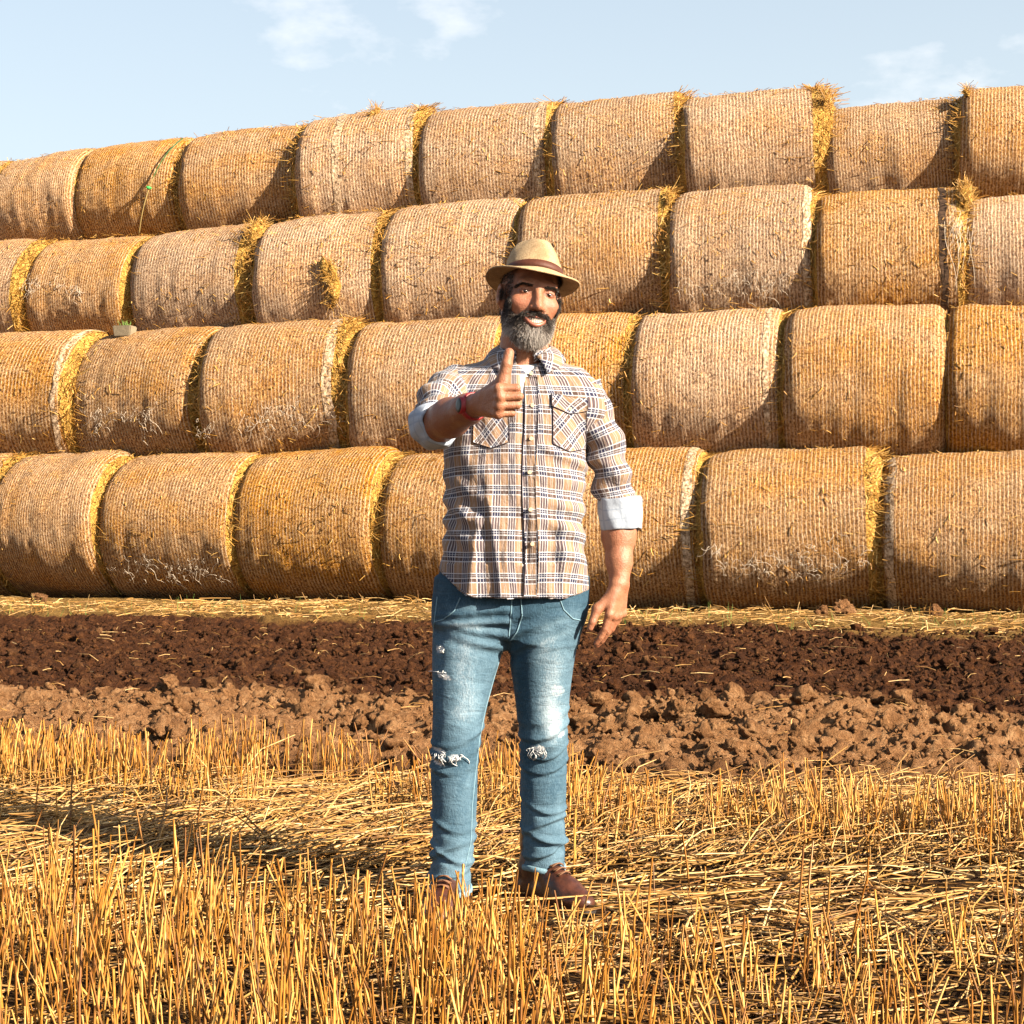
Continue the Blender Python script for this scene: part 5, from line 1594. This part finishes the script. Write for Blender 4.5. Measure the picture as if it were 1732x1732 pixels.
net_band('torn tuft on its crest', -0.16, 0.05)
net_band('torn tuft on its crest', 0.40, 0.05)
net_band('up and left of the man', 0.36, 0.04)
net_band('third row straw bale right of the man', 0.38, 0.035)
net_band('bottom row straw bale at the right edge', -0.44, 0.05)
net_band('bright right rim', 0.36, 0.06)
net_band('shaggy right end', 0.33, 0.045, M_bandd)
net_band('second row straw bale with frayed', 0.44, 0.05)
net_band('behind the man\'s hanging arm', 0.40, 0.05)
net_band('third row straw bale cut by the left', 0.42, 0.03)
net_band('cut by the right edge', -0.46, 0.03)

def tuft(part, u, phi, size, n, name='straw_tuft'):
    """bulge of bare straw breaking out of a bale"""
    e, L, R = bale_at(part)
    c0 = on_bale(e, L, R, u, phi, -size[2] * 0.25)
    nrm = unit(on_bale(e, L, R, 0, phi)); tx = np.array([1.0, 0, 0]); ty = np.cross(nrm, tx)
    V, F = clod_shape(int(abs(u) * 1000) + n, 3)
    V = V / np.array([1, 1, np.abs(V[:, 2]).max()])
    W = c0 + V[:, :1] * size[0] * tx + V[:, 1:2] * size[1] * ty + V[:, 2:] * size[2] * nrm
    o = obj(name, W, F, M_end, e)
    d = rng.normal(0, 1, (n, 3)); d /= np.linalg.norm(d, axis=1)[:, None]; d[:, 2] = np.abs(d[:, 2])
    P = c0 + d[:, :1] * size[0] * 0.9 * tx + d[:, 1:2] * size[1] * 0.9 * ty + d[:, 2:] * size[2] * 0.9 * nrm
    D = rng.normal(0, 1, (n, 3)) + 0.5 * nrm; D /= np.linalg.norm(D, axis=1)[:, None]
    V, F, ti = straws(P, D, rng.uniform(0.03, 0.12, n), rng.uniform(0.002, 0.0042, n), rng.normal(0, 0.03, (n, 3)), np.clip(rng.normal(0.6, 0.25, n), 0, 1))
    q = obj('loose_straw', V, F, M_gold, o, attrs={'tint': ti}); q['kind'] = 'stuff'
tuft('round straw bulge', 0.14, -0.05, (0.12, 0.30, 0.16), 340)
tuft('torn tuft on its crest', 0.08, 1.15, (0.06, 0.16, 0.03), 110)
tuft('ragged golden right end', 0.50, 0.9, (0.10, 0.26, 0.12), 260)
tuft('shaggy right end', 0.48, 0.95, (0.09, 0.24, 0.12), 260)
tuft('top row straw bale just right of the green strap', 0.46, -0.35, (0.06, 0.22, 0.10), 180)
tuft('bright yellow right end', 0.49, 0.8, (0.04, 0.18, 0.03), 110)
tuft('top right corner', -0.46, 1.05, (0.04, 0.12, 0.03), 80)
tuft('second row straw bale directly behind', 0.49, 0.9, (0.04, 0.18, 0.03), 90)

# strap slanting over the second bale of the top row, with a small block at its foot
se, sL, sR = bale_at('green strap slanting')
Mb = Matrix.LocRotScale(se.location, se.rotation_euler, None)
P = np.array([(Mb @ Vector(on_bale(se, sL, sR, 0.50 - 0.42 * q + 0.03 * math.sin(q * 3.1), 0.95 - 1.75 * q, 0.045)))[:] for q in np.linspace(0, 1, 16)])
ts = NT('strap webbing'); M_web = ts.done(ts.ramp(ts.attr('s'), [(0.0, (0.02, 0.07, 0.02)), (0.42, (0.03, 0.09, 0.02)), (0.46, (0.26, 0.19, 0.07)), (1.0, (0.32, 0.24, 0.10))]), 0.6)
V, F = tube(P, 0.0075, 6)
sv = np.concatenate([np.repeat(np.linspace(0, 1, 16), 6), [0, 1]])
tag(obj('tie_strap', V, F, M_web, attrs={'s': sv}), 'green and straw-coloured strap slanting down a top row bale', 'strap')
c0 = P[8]
V, F = clod_shape(5, 2)
kn = obj('strap_knot', V * np.array([0.035, 0.03, 0.03]) + c0, F, plain('green plastic', (0.03, 0.28, 0.06), 0.5), bpy.data.objects['tie_strap'])

d_ = 20.62
bmx = px2x(211, d_); bz = CAM_H + (HOR - 561) / FPX * d_
pe = empty('weight_block', (bmx, d_, bz)); pe.rotation_euler = (0, 0, -0.2)
tag(pe, 'small grey block with a green tuft wedged between second row bales', 'block')
M_blk = plain('weathered concrete', (0.17, 0.135, 0.09), 0.9, 0.2, 30, 0.004)
bm = bmesh.new(); bmesh.ops.create_cube(bm, size=1.0)
for v_ in bm.verts:
    k_ = 1.0 if v_.co.z > 0 else 0.86
    v_.co = Vector((v_.co.x * 0.23 * k_, v_.co.y * 0.2 * k_, v_.co.z * 0.13))
bmesh.ops.bevel(bm, geom=list(bm.edges), offset=0.012, segments=2, affect='EDGES')
me = bpy.data.meshes.new('block'); bm.to_mesh(me); bm.free(); link('block', me, M_blk, pe)
n = 26
D = np.stack([rng.normal(0, 0.6, n), rng.normal(0, 0.4, n), np.ones(n)], 1); D /= np.linalg.norm(D, axis=1)[:, None]
V, F, ti = straws(np.stack([rng.normal(0, 0.03, n), rng.normal(0, 0.02, n), np.full(n, 0.055)], 1), D, rng.uniform(0.04, 0.10, n), np.full(n, 0.006), np.zeros((n, 3)), rng.random(n), taper=0.3)
o = obj('green_tuft', V, F, M_grass, pe, attrs={'tint': ti}); o['kind'] = 'stuff'
